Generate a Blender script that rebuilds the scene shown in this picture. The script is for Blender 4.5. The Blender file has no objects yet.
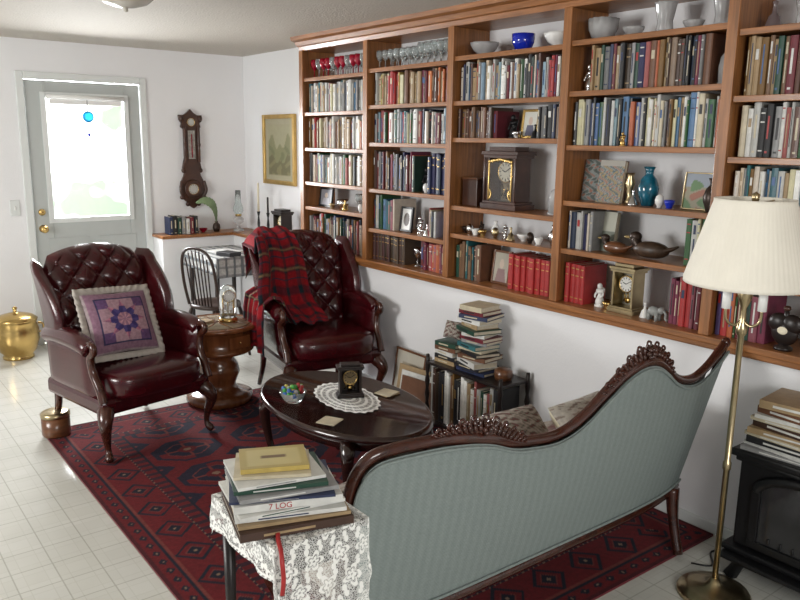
import bpy, math, random, colorsys
from mathutils import Vector, Matrix
R=random.Random(11)
sin,cos,pi=math.sin,math.cos,math.pi
C=bpy.context.scene.collection
# ---------------------------------------------------------------- materials
MC={}
def mat(name,col,rough=.5,metal=0,var=.12,scale=12,bump=0,bscale=60,coat=0,trans=0,vcol=False,stretch=(1,1,1),ior=1.45):
    if name in MC: return MC[name]
    m=bpy.data.materials.new(name); m.use_nodes=True; nt=m.node_tree; N=nt.nodes; L=nt.links
    b=N['Principled BSDF']; b.inputs['Roughness'].default_value=rough; b.inputs['Metallic'].default_value=metal
    b.inputs['Coat Weight'].default_value=coat; b.inputs['Coat Roughness'].default_value=.12
    b.inputs['Transmission Weight'].default_value=trans; b.inputs['IOR'].default_value=ior
    tc=N.new('ShaderNodeTexCoord'); mp=N.new('ShaderNodeMapping'); mp.inputs['Scale'].default_value=stretch
    L.new(tc.outputs['Object'],mp.inputs['Vector'])
    nz=N.new('ShaderNodeTexNoise'); nz.inputs['Scale'].default_value=scale; nz.inputs['Detail'].default_value=4
    L.new(mp.outputs['Vector'],nz.inputs['Vector'])
    mx=N.new('ShaderNodeMix'); mx.data_type='RGBA'; mx.blend_type='MULTIPLY'; mx.inputs[0].default_value=1
    rp=N.new('ShaderNodeMapRange'); rp.inputs['From Min'].default_value=.25; rp.inputs['From Max'].default_value=.75
    rp.inputs['To Min'].default_value=1-var; rp.inputs['To Max'].default_value=1+var; rp.clamp=False
    L.new(nz.outputs['Fac'],rp.inputs['Value']); L.new(rp.outputs['Result'],mx.inputs[7])
    if vcol:
        a=N.new('ShaderNodeAttribute'); a.attribute_name='Col'; L.new(a.outputs['Color'],mx.inputs[6])
    else: mx.inputs[6].default_value=(*col,1)
    L.new(mx.outputs[2],b.inputs['Base Color'])
    if bump:
        n2=N.new('ShaderNodeTexNoise'); n2.inputs['Scale'].default_value=bscale; n2.inputs['Detail'].default_value=3
        L.new(mp.outputs['Vector'],n2.inputs['Vector'])
        bp=N.new('ShaderNodeBump'); bp.inputs['Strength'].default_value=bump; bp.inputs['Distance'].default_value=.01
        L.new(n2.outputs['Fac'],bp.inputs['Height']); L.new(bp.outputs['Normal'],b.inputs['Normal'])
    MC[name]=m; return m
WALL=mat('white_wall_paint',(.81,.815,.83),.6,bump=.08,bscale=90,var=.02,scale=2)
CEIL=mat('textured_ceiling',(.52,.485,.43),.8,bump=.5,bscale=80,var=.04,scale=60)
TRIMW=mat('white_trim_paint',(.70,.73,.72),.4,var=.02)
DOORM=mat('grey_door_paint',(.47,.50,.49),.45,var=.03)
OAK=mat('honey_oak',(.27,.108,.034),.38,var=.4,scale=5,stretch=(14,1,14),coat=.15)
OAKV=mat('honey_oak_upright',(.27,.108,.034),.38,var=.4,scale=5,stretch=(14,14,1),coat=.15)
MAH=mat('mahogany',(.050,.014,.008),.22,var=.4,scale=7,stretch=(4,1,4),coat=.5)
MAHD=mat('dark_mahogany',(.022,.008,.006),.12,var=.4,scale=7,stretch=(4,1,4),coat=.5)
WAL=mat('walnut_brown',(.13,.05,.02),.3,var=.4,scale=8,stretch=(1,1,6),coat=.4)
CHERRY=mat('cherry_wood',(.17,.058,.02),.22,var=.4,scale=6,stretch=(5,5,1),coat=.5)
DARKW=mat('dark_carved_wood',(.05,.018,.01),.35,var=.4,coat=.3)
BLACKW=mat('black_wood',(.014,.009,.008),.35,var=.3)
DKBROWN=mat('dark_brown_wood',(.03,.015,.010),.35,var=.3)
LEATH=mat('burgundy_leather',(.044,.0025,.0045),.22,var=.3,scale=9,bump=.12,bscale=160,coat=.4)
BRASS=mat('brass',(.58,.40,.15),.25,1,var=.15)
ABRASS=mat('antique_brass',(.46,.37,.22),.28,1,var=.2)
SILV=mat('silver',(.7,.7,.7),.2,1,var=.1)
BLACK=mat('black_iron',(.007,.007,.008),.38,var=.2,bump=.1)
BGLASS=mat('dark_glass',(.03,.03,.032),.08,var=.5,scale=9,coat=.5)
WHITE=mat('white_ceramic',(.8,.8,.78),.2,var=.03)
CREAM=mat('cream',(.72,.66,.5),.6,var=.06)
PAGE=mat('paper_pages',(.60,.54,.42),.8,var=.1,scale=80)
COBALT=mat('cobalt_glass',(.01,.03,.45),.06,var=.1,coat=.6)
TEAL=mat('teal_glaze',(.005,.10,.16),.1,var=.7,scale=25,coat=.6)
RUBY=mat('ruby_glass',(.5,.01,.04),.05,trans=.5,var=.05)
GLASS=mat('clear_glass',(.9,.95,.95),.04,trans=.85,var=.02,ior=1.3)
GREENC=mat('dull_green_leaf',(.20,.28,.15),.6,var=.3)
GOLD=mat('gold_leaf',(.62,.42,.15),.35,1,var=.2)
DARKF=mat('dark_bronze',(.04,.025,.018),.35,.4,var=.3)
VC=mat('woven_colour',(1,1,1),1,vcol=True,var=.25,scale=60,bump=.25,bscale=250)
VCP=mat('printed_colour',(1,1,1),.45,vcol=True,var=.05,scale=20)
SHADE=mat('cream_lampshade',(.82,.78,.68),.8,var=.03)
def tealfab():
    m=mat('blue_grey_fabric',(.225,.265,.255),.9,var=.10,scale=160,bump=.2,bscale=300); nt=m.node_tree;N=nt.nodes;L=nt.links
    tc=N.new('ShaderNodeTexCoord'); w=N.new('ShaderNodeTexWave'); w.bands_direction='X'; w.inputs['Scale'].default_value=9; w.inputs['Distortion'].default_value=.8; w.inputs['Detail Scale'].default_value=6
    w2=N.new('ShaderNodeTexWave'); w2.bands_direction='DIAGONAL'; w2.inputs['Scale'].default_value=70
    L.new(tc.outputs['Object'],w.inputs['Vector']);L.new(tc.outputs['Object'],w2.inputs['Vector'])
    a=N.new('ShaderNodeMath');a.operation='MULTIPLY_ADD';a.inputs[1].default_value=.6;L.new(w2.outputs['Fac'],a.inputs[0]);L.new(w.outputs['Fac'],a.inputs[2])
    rr=N.new('ShaderNodeMapRange');rr.inputs['From Max'].default_value=1.6;rr.inputs['To Min'].default_value=.93;rr.inputs['To Max'].default_value=1.07
    L.new(a.outputs[0],rr.inputs['Value'])
    b=N['Principled BSDF']; mx=N.new('ShaderNodeMix');mx.data_type='RGBA';mx.blend_type='MULTIPLY';mx.inputs[0].default_value=1
    src=b.inputs['Base Color'].links[0].from_socket; L.new(src,mx.inputs[6]);L.new(rr.outputs['Result'],mx.inputs[7]);L.new(mx.outputs[2],b.inputs['Base Color'])
    return m
TEALF=tealfab()
def floormat():
    m=mat('cream_vinyl_tile',(.60,.60,.56),.17,var=.04,scale=3,bump=.03,bscale=9);nt=m.node_tree;N=nt.nodes;L=nt.links
    tc=N.new('ShaderNodeTexCoord'); b=N['Principled BSDF']
    def br(sz,off,mort,c1):
        k=N.new('ShaderNodeTexBrick');k.offset=0;k.inputs['Scale'].default_value=1
        k.inputs['Brick Width'].default_value=sz;k.inputs['Row Height'].default_value=sz;k.inputs['Mortar Size'].default_value=mort;k.inputs['Mortar Smooth'].default_value=.3
        k.inputs['Color1'].default_value=(1,1,1,1);k.inputs['Color2'].default_value=(.96,.96,.95,1);k.inputs['Mortar'].default_value=c1
        mp=N.new('ShaderNodeMapping');mp.inputs['Location'].default_value=off
        L.new(tc.outputs['Object'],mp.inputs['Vector']);L.new(mp.outputs['Vector'],k.inputs['Vector']);return k
    k1=br(.15,(0,0,0),.003,(.72,.72,.69,1));k2=br(.075,(.0375,.0375,0),.0018,(.90,.90,.88,1))
    mx=N.new('ShaderNodeMix');mx.data_type='RGBA';mx.blend_type='MULTIPLY';mx.inputs[0].default_value=1
    L.new(k1.outputs['Color'],mx.inputs[6]);L.new(k2.outputs['Color'],mx.inputs[7])
    my=N.new('ShaderNodeMix');my.data_type='RGBA';my.blend_type='MULTIPLY';my.inputs[0].default_value=1
    src=b.inputs['Base Color'].links[0].from_socket
    L.new(src,my.inputs[6]);L.new(mx.outputs[2],my.inputs[7]);L.new(my.outputs[2],b.inputs['Base Color'])
    return m
FLOORM=floormat()
def lacemat():
    m=bpy.data.materials.new('white_lace');m.use_nodes=True;nt=m.node_tree;N=nt.nodes;L=nt.links
    b=N['Principled BSDF'];b.inputs['Base Color'].default_value=(.84,.84,.81,1);b.inputs['Roughness'].default_value=.9
    a=N.new('ShaderNodeAttribute');a.attribute_name='Col'
    s=N.new('ShaderNodeSeparateColor');L.new(a.outputs['Color'],s.inputs[0])
    c=N.new('ShaderNodeCombineXYZ');L.new(s.outputs[1],c.inputs[0]);L.new(s.outputs[2],c.inputs[1])
    v=N.new('ShaderNodeTexVoronoi');v.feature='DISTANCE_TO_EDGE';v.inputs['Scale'].default_value=220;L.new(c.outputs[0],v.inputs['Vector'])
    lt=N.new('ShaderNodeMath');lt.operation='LESS_THAN';lt.inputs[1].default_value=.13;L.new(v.outputs['Distance'],lt.inputs[0])
    sc=N.new('ShaderNodeMath');sc.operation='MULTIPLY_ADD';sc.inputs[1].default_value=.6;sc.inputs[2].default_value=.06;L.new(lt.outputs[0],sc.inputs[0])
    mx=N.new('ShaderNodeMath');mx.operation='MAXIMUM';L.new(sc.outputs[0],mx.inputs[0]);L.new(s.outputs[0],mx.inputs[1])
    L.new(mx.outputs[0],b.inputs['Alpha']);return m
LACE=lacemat()
# ---------------------------------------------------------------- mesh builder
class M:
    def __init__(s): s.v=[];s.f=[];s.mi=[];s.sm=[];s.ms=[];s.c={}
    def add(s,vs,fs,m,smooth=False,T=None):
        if m not in s.ms: s.ms.append(m)
        k=s.ms.index(m);o=len(s.v)
        for p in vs:
            p=Vector(p)
            if T is not None: p=T@p
            s.v.append(p)
        for f in fs: s.f.append([i+o for i in f]);s.mi.append(k);s.sm.append(smooth)
        return o
    def box(s,x0,x1,y0,y1,z0,z1,m,T=None):
        v=[(x,y,z) for z in(z0,z1) for y in(y0,y1) for x in(x0,x1)]
        s.add(v,[(0,2,3,1),(4,5,7,6),(0,1,5,4),(1,3,7,5),(3,2,6,7),(2,0,4,6)],m,False,T);return s
    def lathe(s,pr,m,c=(0,0,0),seg=24,T=None,rip=0,rn=0,sx=1,sy=1,smooth=True):
        v=[];f=[];n=len(pr)
        for r,z in pr:
            for k in range(seg):
                a=2*pi*k/seg; q=r*(1+rip*cos(rn*a))
                v.append((c[0]+q*cos(a)*sx,c[1]+q*sin(a)*sy,c[2]+z))
        for i in range(n-1):
            for k in range(seg):
                k2=(k+1)%seg;f.append((i*seg+k,i*seg+k2,(i+1)*seg+k2,(i+1)*seg+k))
        if pr[0]!=pr[-1]:
            if pr[0][0]>0: f.append(tuple(reversed(range(seg))))
            if pr[-1][0]>0 and pr[-1][1]>=pr[0][1]: f.append(tuple((n-1)*seg+k for k in range(seg)))
        s.add(v,f,m,smooth,T);return s
    def ell(s,c,r,m,T=None,seg=14,rings=8,pw=1):
        v=[];f=[]
        def g(x): return math.copysign(abs(x)**pw,x)
        for i in range(rings+1):
            p=pi*i/rings
            for k in range(seg):
                a=2*pi*k/seg
                v.append((c[0]+r[0]*g(sin(p))*g(cos(a)),c[1]+r[1]*g(sin(p))*g(sin(a)),c[2]+r[2]*g(cos(p))))
        for i in range(rings):
            for k in range(seg):
                k2=(k+1)%seg;f.append((i*seg+k,(i+1)*seg+k,(i+1)*seg+k2,i*seg+k2))
        s.add(v,f,m,True,T);return s
    def tube(s,pts,rad,m,seg=10,T=None,fl=1,caps=True):
        pts=[Vector(p) for p in pts];n=len(pts)
        if not hasattr(rad,'__len__'): rad=[rad]*n
        v=[];f=[];up=None
        for i in range(n):
            t=(pts[min(i+1,n-1)]-pts[max(i-1,0)]).normalized()
            if up is None:
                up=Vector((0,0,1)) if abs(t.z)<.9 else Vector((0,1,0))
            a=up-t*up.dot(t);a.normalize();b=t.cross(a);up=a
            for k in range(seg):
                q=2*pi*k/seg;v.append(pts[i]+(a*cos(q)*fl+b*sin(q))*rad[min(i,len(rad)-1)])
        for i in range(n-1):
            for k in range(seg):
                k2=(k+1)%seg;f.append((i*seg+k,i*seg+k2,(i+1)*seg+k2,(i+1)*seg+k))
        if caps: f.append(tuple(reversed(range(seg))));f.append(tuple((n-1)*seg+k for k in range(seg)))
        s.add(v,f,m,True,T);return s
    def grid(s,fn,nu,nv,m,col=None,smooth=True,T=None,flip=False):
        v=[];f=[]
        for j in range(nv+1):
            for i in range(nu+1): v.append(fn(i/nu,j/nv))
        for j in range(nv):
            for i in range(nu):
                a=j*(nu+1)+i;q=(a,a+1,a+nu+2,a+nu+1);f.append(q[::-1] if flip else q)
        o=s.add(v,f,m,smooth,T)
        if col:
            for j in range(nv+1):
                for i in range(nu+1): s.c[o+j*(nu+1)+i]=col(i/nu,j/nv)
        return s
    def prism(s,poly,y0,y1,m,T=None):
        n=len(poly);v=[(x,y0,z) for x,z in poly]+[(x,y1,z) for x,z in poly]
        f=[tuple(range(n)),tuple(reversed(range(n,2*n)))]+[(i,i+n,(i+1)%n+n,(i+1)%n) for i in range(n)]
        s.add(v,f,m,False,T);return s
    def build(s,name,parent=None,loc=(0,0,0),rot=0,bevel=0,world=False,solid=0,label=None,cat=None,group=None,kind=None):
        me=bpy.data.meshes.new(name)
        off=Vector((0,0,0))
        if world: off=Vector(parent.location) if parent else Vector(loc)
        me.from_pydata([tuple(p-off) for p in s.v],[],s.f)
        for m in s.ms: me.materials.append(m)
        me.polygons.foreach_set('material_index',s.mi);me.polygons.foreach_set('use_smooth',s.sm)
        if s.c:
            at=me.color_attributes.new(name='Col',type='FLOAT_COLOR',domain='POINT')
            arr=[]
            for i in range(len(s.v)):
                q=s.c.get(i,(.5,.5,.5));arr+= [q[0],q[1],q[2],1]
            at.data.foreach_set('color',arr)
        me.update()
        o=bpy.data.objects.new(name,me);C.objects.link(o)
        if parent: o.parent=parent
        if not(world and parent): o.location=loc
        if rot: o.rotation_euler=(0,0,rot)
        if solid:
            d=o.modifiers.new('s','SOLIDIFY');d.thickness=solid;d.offset=0
        if bevel:
            d=o.modifiers.new('b','BEVEL');d.width=bevel;d.segments=2;d.limit_method='ANGLE'
        if label:o['label']=label
        if cat:o['category']=cat
        if group:o['group']=group
        if kind:o['kind']=kind
        return o
def root(name,label,cat,loc,rot=0,group=None,scale=1):
    e=bpy.data.objects.new(name,None);C.objects.link(e);e.empty_display_size=.05
    e.location=loc;e.rotation_euler=(0,0,rot) if not hasattr(rot,'__len__') else rot;e.scale=(scale,)*3
    e['label']=label;e['category']=cat
    if group:e['group']=group
    return e
def spl(pts,n=6):
    P=[Vector(p) for p in pts];o=[]
    for i in range(len(P)-1):
        a=P[max(i-1,0)];b=P[i];c=P[i+1];d=P[min(i+2,len(P)-1)]
        for k in range(n):
            t=k/n;o.append(.5*((2*b)+(c-a)*t+(2*a-5*b+4*c-d)*t*t+(3*b-a-3*c+d)*t**3))
    o.append(P[-1]);return o
def RT(x=0,y=0,z=0,rx=0,ry=0,rz=0): return Matrix.Translation((x,y,z))@Matrix.Rotation(rz,4,'Z')@Matrix.Rotation(ry,4,'Y')@Matrix.Rotation(rx,4,'X')
def struct(m,name,bevel=0): return m.build(name,kind='structure',bevel=bevel)
# ---------------------------------------------------------------- room
CH=2.36
struct(M().box(-2.6,3.3,-2.2,6.62,-.05,0,FLOORM),'floor')
struct(M().box(-2.6,3.3,-2.2,6.62,CH,CH+.05,CEIL),'ceiling')
m=M();m.box(-2.6,1.38,6.5,6.62,0,CH,WALL);m.box(2.26,3.3,6.5,6.62,0,CH,WALL);m.box(1.38,2.26,6.5,6.62,2.07,CH,WALL)
m.box(2.31,2.96,6.27,6.5,0,.815,WALL);struct(m,'wall_back')
m=M();m.box(3.2,3.3,-2.2,6.5,0,CH,WALL);m.box(2.96,3.2,-2.2,6.5,0,.815,WALL);struct(m,'wall_right')
m=M();m.box(2.30,3.2,6.24,6.5,.815,.84,OAK);m.box(2.93,3.2,5.03,6.24,.815,.84,OAK);struct(m,'trim_1',.004)
m=M();m.box(1.325,1.38,6.48,6.5,0,2.125,TRIMW);m.box(2.26,2.31,6.48,6.5,0,2.125,TRIMW);m.box(1.38,2.26,6.48,6.5,2.07,2.125,TRIMW);struct(m,'trim_2',.006)
struct(M().box(-2.6,1.325,6.48,6.5,0,.07,TRIMW),'baseboard_back',.004)
struct(M().box(2.945,2.96,-2.2,6.2,0,.05,TRIMW),'baseboard_right',.004)
m=M();X0,X1,Z0,Z1=1.385,2.255,.01,2.065;wx0,wx1,wz0,wz1=1.52,2.13,1.0,1.95
m.box(X0,wx0,6.50,6.54,Z0,Z1,DOORM);m.box(wx1,X1,6.50,6.54,Z0,Z1,DOORM);m.box(wx0,wx1,6.50,6.54,Z0,wz0,DOORM);m.box(wx0,wx1,6.50,6.54,wz1,Z1,DOORM)
for a,b,c,d in((wx0-.03,wx0+.01,wz0-.03,wz1+.03),(wx1-.01,wx1+.03,wz0-.03,wz1+.03),(wx0,wx1,wz0-.03,wz0+.01),(wx0,wx1,wz1-.01,wz1+.03)): m.box(a,b,6.485,6.5,c,d,TRIMW)
for a,b in((1.48,1.79),(1.86,2.17)):
    m.box(a,b,6.493,6.5,.2,.85,DOORM)
door=struct(m,'door_1',.004)
m=M();m.lathe([(0,0),(.03,0),(.03,.01),(.012,.012),(.012,.03),(.028,.045),(.03,.06),(.02,.072),(0,.075)],BRASS,T=RT(1.44,6.5,.93,rx=pi/2));m.build('handle',door,label='brass door knob')
m=M();m.lathe([(0,0),(.027,0),(.025,.018),(0,.02)],BRASS,T=RT(1.44,6.5,1.06,rx=pi/2));m.build('deadbolt',door,label='brass deadbolt')
g=bpy.data.materials.new('window_pane');g.use_nodes=True;nt=g.node_tree;nt.nodes.remove(nt.nodes['Principled BSDF'])
t=nt.nodes.new('ShaderNodeBsdfTransparent');gl=nt.nodes.new('ShaderNodeBsdfGlossy');gl.inputs['Roughness'].default_value=.03;ms=nt.nodes.new('ShaderNodeMixShader');ms.inputs[0].default_value=.06
nt.links.new(t.outputs[0],ms.inputs[1]);nt.links.new(gl.outputs[0],ms.inputs[2]);nt.links.new(ms.outputs[0],nt.nodes['Material Output'].inputs[0])
struct(M().box(wx0,wx1,6.518,6.524,wz0,wz1,g),'window_1')
gm=bpy.data.materials.new('daylight_glow');gm.use_nodes=True;nt=gm.node_tree;N=nt.nodes;L=nt.links;b=N['Principled BSDF']
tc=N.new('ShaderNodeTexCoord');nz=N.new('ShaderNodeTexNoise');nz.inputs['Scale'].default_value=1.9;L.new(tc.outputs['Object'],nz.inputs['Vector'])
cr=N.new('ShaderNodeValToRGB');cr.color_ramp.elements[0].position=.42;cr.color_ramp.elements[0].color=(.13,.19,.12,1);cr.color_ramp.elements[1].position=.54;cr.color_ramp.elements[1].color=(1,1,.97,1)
L.new(nz.outputs['Fac'],cr.inputs['Fac']);L.new(cr.outputs['Color'],b.inputs['Base Color']);L.new(cr.outputs['Color'],b.inputs['Emission Color']);b.inputs['Emission Strength'].default_value=4.0  # daylight brightness put in as emission, with green foliage patches
struct(M().box(.2,4.6,8.6,8.7,-.2,3.4,gm),'glow_backdrop')  # added glowing backdrop standing in for bright daylight behind the door pane
m=M();m.tube([(1.53,6.47,1.945),(2.12,6.47,1.945)],.018,WHITE);m.box(1.55,2.1,6.475,6.478,1.89,1.945,WHITE)
m.build('roller_blind',label='rolled-up white blind above the door window',cat='blind')
m=M();m.lathe([(0,0),(.045,0),(.045,.008),(0,.008)],mat('blue_sun_glass',(.02,.35,.6),.1,trans=.3),T=RT(1.83,6.47,1.80,rx=pi/2));m.tube([(1.83,6.467,1.845),(1.83,6.467,1.93)],.002,BLACK);m.tube([(1.83,6.467,1.755),(1.83,6.467,1.66)],.002,BLACK);m.ell((1.83,6.467,1.66),(.012,.006,.018),COBALT)
m.build('suncatcher',label='round blue glass suncatcher hanging on the door window',cat='suncatcher')
m=M();m.box(1.215,1.285,6.49,6.5,1.04,1.16,TRIMW);m.box(1.245,1.255,6.482,6.49,1.085,1.115,WHITE);m.build('light_switch',bevel=.003,label='white light switch plate on the wall beside the door',cat='light switch')
r=root('ceiling_lamp','flush round glass ceiling lamp with a brass rim','lamp',(1.30,3.86,CH))
M().lathe([(0,0),(.15,0),(.16,-.02),(.155,-.035),(.14,-.035)],BRASS,seg=32).build('rim',r)
M().lathe([(.14,-.03),(.135,-.06),(.10,-.09),(.05,-.105),(.012,-.11),(.010,-.125),(0,-.13)],mat('frosted_glass',(.5,.47,.4),.2,var=.1,trans=.2),seg=32).build('glass_bowl',r)
# ---------------------------------------------------------------- bookcase
YU=[5.0,4.19,3.36,2.53,1.70,.87,.04]
SH={0:[2.08,1.84,1.59,1.345,1.165],1:[2.095,1.87,1.635,1.34,1.08],2:[2.11,1.87,1.67,1.29,1.13],3:[2.12,1.89,1.64,1.375,1.14],4:[2.09,1.84,1.605,1.39,1.12],5:[2.09,1.84,1.605,1.39,1.12]}
bc=root('bookcase','built-in honey oak bookcase covering the long wall','bookcase',(3.05,2.5,.815))
for y in YU:
    m=M();m.box(2.935,3.199,y-.012,y+.012,.87,2.27,OAKV);m.box(2.915,2.935,y-.024,y+.024,.87,2.27,OAKV);m.build('upright',bc,world=True,bevel=.002)
for c,l in SH.items():
    for z in l:
        m=M();m.box(2.937,3.199,YU[c+1]+.0125,YU[c]-.0125,z-.02,z,OAK);m.box(2.925,2.937,YU[c+1]+.0245,YU[c]-.0245,z-.025,z,OAK);m.build('shelf',bc,world=True,bevel=.002)
m=M();m.box(2.90,3.199,YU[-1]-.03,YU[0]+.03,.84,.87,OAK);m.box(2.915,2.959,YU[-1]-.03,YU[0]+.03,.815,.84,OAK);m.build('ledge',bc,world=True,bevel=.005,label='oak bottom ledge board')
m=M();m.prism([(2.925,2.27),(3.199,2.27),(3.199,CH),(2.85,CH),(2.855,2.335),(2.885,2.325),(2.90,2.30),(2.915,2.295)],YU[-1]-.03,YU[0]+.03,OAK);m.build('crown_moulding',bc,world=True,label='oak crown moulding')
# ---------------------------------------------------------------- books
COVC=dict(white=(.62,.62,.59),cream=(.52,.46,.33),tan=(.34,.24,.13),brown=(.14,.060,.030),darkbrown=(.055,.027,.018),black=(.015,.015,.017),navy=(.020,.03,.08),blue=(.05,.11,.26),paleblue=(.24,.35,.44),teal=(.03,.14,.155),green=(.04,.125,.055),darkgreen=(.015,.055,.035),red=(.36,.024,.024),maroon=(.14,.013,.022),orange=(.44,.16,.05),yellow=(.48,.36,.10),grey=(.26,.26,.26),purple=(.09,.03,.18))
COV={n:mat('cover_'+n,c,.45,var=.15,scale=30) for n,c in COVC.items()}
COVV={}
for n,c in COVC.items():
    h_,s_,v_=colorsys.rgb_to_hsv(*c);COVV[n]=[COV[n]]
    for k in range(3):
        c2=colorsys.hsv_to_rgb((h_+R.uniform(-.03,.03))%1,min(1,s_*R.uniform(.75,1.1)),min(.8,v_*R.uniform(.6,1.35)))
        COVV[n].append(mat('cover_%s_tone_%d'%(n,k),c2,R.uniform(.3,.6),var=.15,scale=30))
PAL={'light':'white white cream white blue red grey tan white cream brown black white white teal green'.split(),
'tan':'cream tan white cream tan brown red grey white cream navy'.split(),
'mix':'white red blue teal green maroon black white cream navy tan paleblue brown grey white darkgreen cream'.split(),
'dark':'brown darkbrown black navy darkgreen maroon grey tan darkbrown brown red black'.split(),
'old':'brown brown tan maroon orange brown darkbrown tan darkgreen'.split(),
'brn':'brown darkbrown brown maroon'.split(),
'navy':['navy'],'dkset':['darkbrown'],'red':'red red maroon'.split(),'redset':['red'],'green':'green darkgreen brown teal tan darkbrown'.split(),
'yel':'cream yellow white green cream white tan red'.split(),'big':'red maroon darkgreen green purple darkbrown'.split()}
def book(m,w,h,d,cov,lab,T,style=0):
    t=.0025 if w>.014 else .0015
    m.box(.004,d,0,t,0,h,cov,T);m.box(.004,d,w-t,w,0,h,cov,T)
    n=4;vs=[];fs=[]
    for k in range(n+1):
        a=pi*k/n;x=.004-.004*sin(a);y=w/2-w/2*cos(a)
        vs+=[(x,y,0),(x,y,h)]
    for k in range(n): fs.append((2*k,2*k+1,2*k+3,2*k+2))
    fs.append(tuple(2*k for k in range(n+1)));fs.append(tuple(2*k+1 for k in reversed(range(n+1))))
    m.add(vs,fs,cov,False,T)
    m.box(.004,d-.004,t,w-t,.003,h-.003,PAGE,T)
    if lab:
        e=-.0006
        if style==0: m.box(e,.001,w*.25,w*.75,h*.62,h*.80,lab,T)
        elif style==1:
            m.box(e,.001,w*.36,w*.64,h*.35,h*.78,lab,T);m.box(e,.001,w*.3,w*.7,h*.08,h*.12,lab,T)
        elif style==2:
            for q in(.12,.7,.88): m.box(e,.001,w*.2,w*.8,h*q,h*q+.005,lab,T)
        elif style==3: m.box(e,.001,w*.40,w*.60,h*.2,h*.88,lab,T)
        elif style==4:
            m.box(e,.001,w*.32,w*.68,h*.7,h*.9,lab,T);m.box(e,.001,w*.38,w*.62,h*.2,h*.6,lab,T)
rows=[]
def row(*a): rows.append(a)
row(1.66,.92,1.84,.20,.225,'old');row(1.66,.92,1.605,.185,.21,'light');row(1.66,.92,1.39,.15,.185,'light');row(1.68,1.47,.87,.17,.235,'big')
row(1.60,.92,1.12,.19,.235,'dark')
row(2.42,1.80,1.89,.19,.205,'dark');row(2.50,1.73,1.64,.19,.224,'light');row(2.50,2.34,1.14,.17,.205,'tan');row(1.86,1.74,1.14,.17,.205,'mix')
row(2.50,2.36,.87,.19,.2,'redset');row(1.91,1.75,.87,.19,.235,'red')
row(3.33,2.56,1.87,.17,.215,'mix');row(3.33,3.03,1.67,.14,.165,'brn');row(2.74,2.56,1.67,.14,.168,'dark')
row(3.33,3.11,.87,.18,.225,'green');row(2.90,2.60,.87,.185,.19,'redset')
row(4.16,3.84,1.87,.17,.20,'yel');row(3.835,3.40,1.87,.17,.20,'old');row(4.15,3.40,1.635,.17,.205,'mix');row(4.16,3.72,1.34,.2,.25,'dark');row(3.60,3.40,1.34,.2,.25,'navy')
row(4.15,3.93,1.08,.18,.225,'mix');row(4.16,3.80,.87,.165,.175,'dkset');row(3.66,3.40,.87,.15,.178,'red')
row(3.58,3.50,1.08,.15,.18,'light')
row(4.97,4.23,1.84,.18,.21,'light');row(4.97,4.23,1.59,.18,.22,'tan');row(4.97,4.23,1.345,.17,.21,'light');row(4.97,4.23,.87,.19,.25,'dark')
LIM=300;cnt=0;stuff=M()
for (ya,yb,z,h0,h1,pal) in rows:
    y=ya;p=PAL[pal]
    while True:
        w=R.choice([R.uniform(.010,.020),R.uniform(.016,.033)])
        if pal in('redset','navy','dkset'): w=R.uniform(.026,.034)
        if y-w<yb: break
        h=R.uniform(h0,h1);d=R.uniform(.14,.19);cn=R.choice(p);cov=R.choice(COVV[cn])
        if pal=='redset': cov=COV['red']
        lab=R.choice([None,COV['white'],COV['cream'],COV['black'],COV['red'],COV['tan'],COV['blue'],COV['navy'],COV['cream']])
        if pal in('redset','navy','dkset'): lab=GOLD
        if lab is COV[cn]: lab=None
        st=R.randrange(5) if pal not in('redset','navy','dkset') else 2
        x=2.957+R.uniform(0,.02)
        y-=w+.0010
        if cnt<LIM:
            mm=M();book(mm,w,h,d,cov,lab,None,st)
            mm.build('book',loc=(x,y,z+.0006),label='%s hardcover book standing upright on the oak bookcase'%cn.replace('dark','dark ').replace('pale','pale '),cat='book',group='books on the bookcase shelves')
            cnt+=1
        else: book(stuff,w,h,d,cov,lab,RT(x,y,z+.0006),st)
if stuff.v: stuff.build('book_row',label='rows of mixed paperback and hardcover books on far shelves',cat='books',kind='stuff')
# ---------------------------------------------------------------- generic decor
F=-pi/2
def lat(name,pr,mt,loc,label,cat,group=None,seg=24,rip=0,rn=0,sc=1):
    return M().lathe([(r*sc,z*sc) for r,z in pr],mt,seg=seg,rip=rip,rn=rn).build(name,loc=loc,label=label,cat=cat,group=group)
GOB=[(0,0),(.03,0),(.03,.003),(.005,.01),(.004,.06),(.018,.075),(.031,.10),(.032,.125),(.028,.15),(.026,.15),(.029,.125),(.028,.10),(.014,.08),(0,.078)]
for i in range(11):
    for j in(0,1):
        lat('wine_glass',GOB,RUBY if (j==0 and i%3!=1) else GLASS,(2.99+.09*j,4.93-i*.062-.02*j,2.08),'stemmed ruby wine glass on the top shelf' if (j==0 and i%3!=1) else 'clear stemmed wine glass on the top shelf','glass','stemmed glasses on the top shelf',14,sc=.85)
for i in range(12):
    for j in(0,1):
        lat('wine_glass',GOB,GLASS,(2.99+.09*j,4.13-i*.060-.02*j,2.095),'clear stemmed glass on the top shelf','glass','stemmed glasses on the top shelf',14,sc=.74+.1*(i>6))
BOWL=[(0,0),(.035,0),(.033,.012),(.06,.03),(.078,.06),(.082,.075),(.077,.075),(.07,.055),(.05,.03),(0,.018)]
DEEP=[(0,0),(.03,0),(.032,.01),(.045,.015),(.06,.05),(.064,.095),(.06,.095),(.055,.05),(.04,.02),(0,.018)]
VASE=[(0,0),(.028,0),(.03,.01),(.045,.05),(.048,.08),(.035,.12),(.018,.14),(.018,.155),(.027,.175),(.024,.175),(.014,.155),(0,.15)]
TUMB=[(0,0),(.03,0),(.035,.02),(.032,.05),(.045,.12),(.05,.13),(.045,.13),(.028,.05),(0,.03)]
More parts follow.
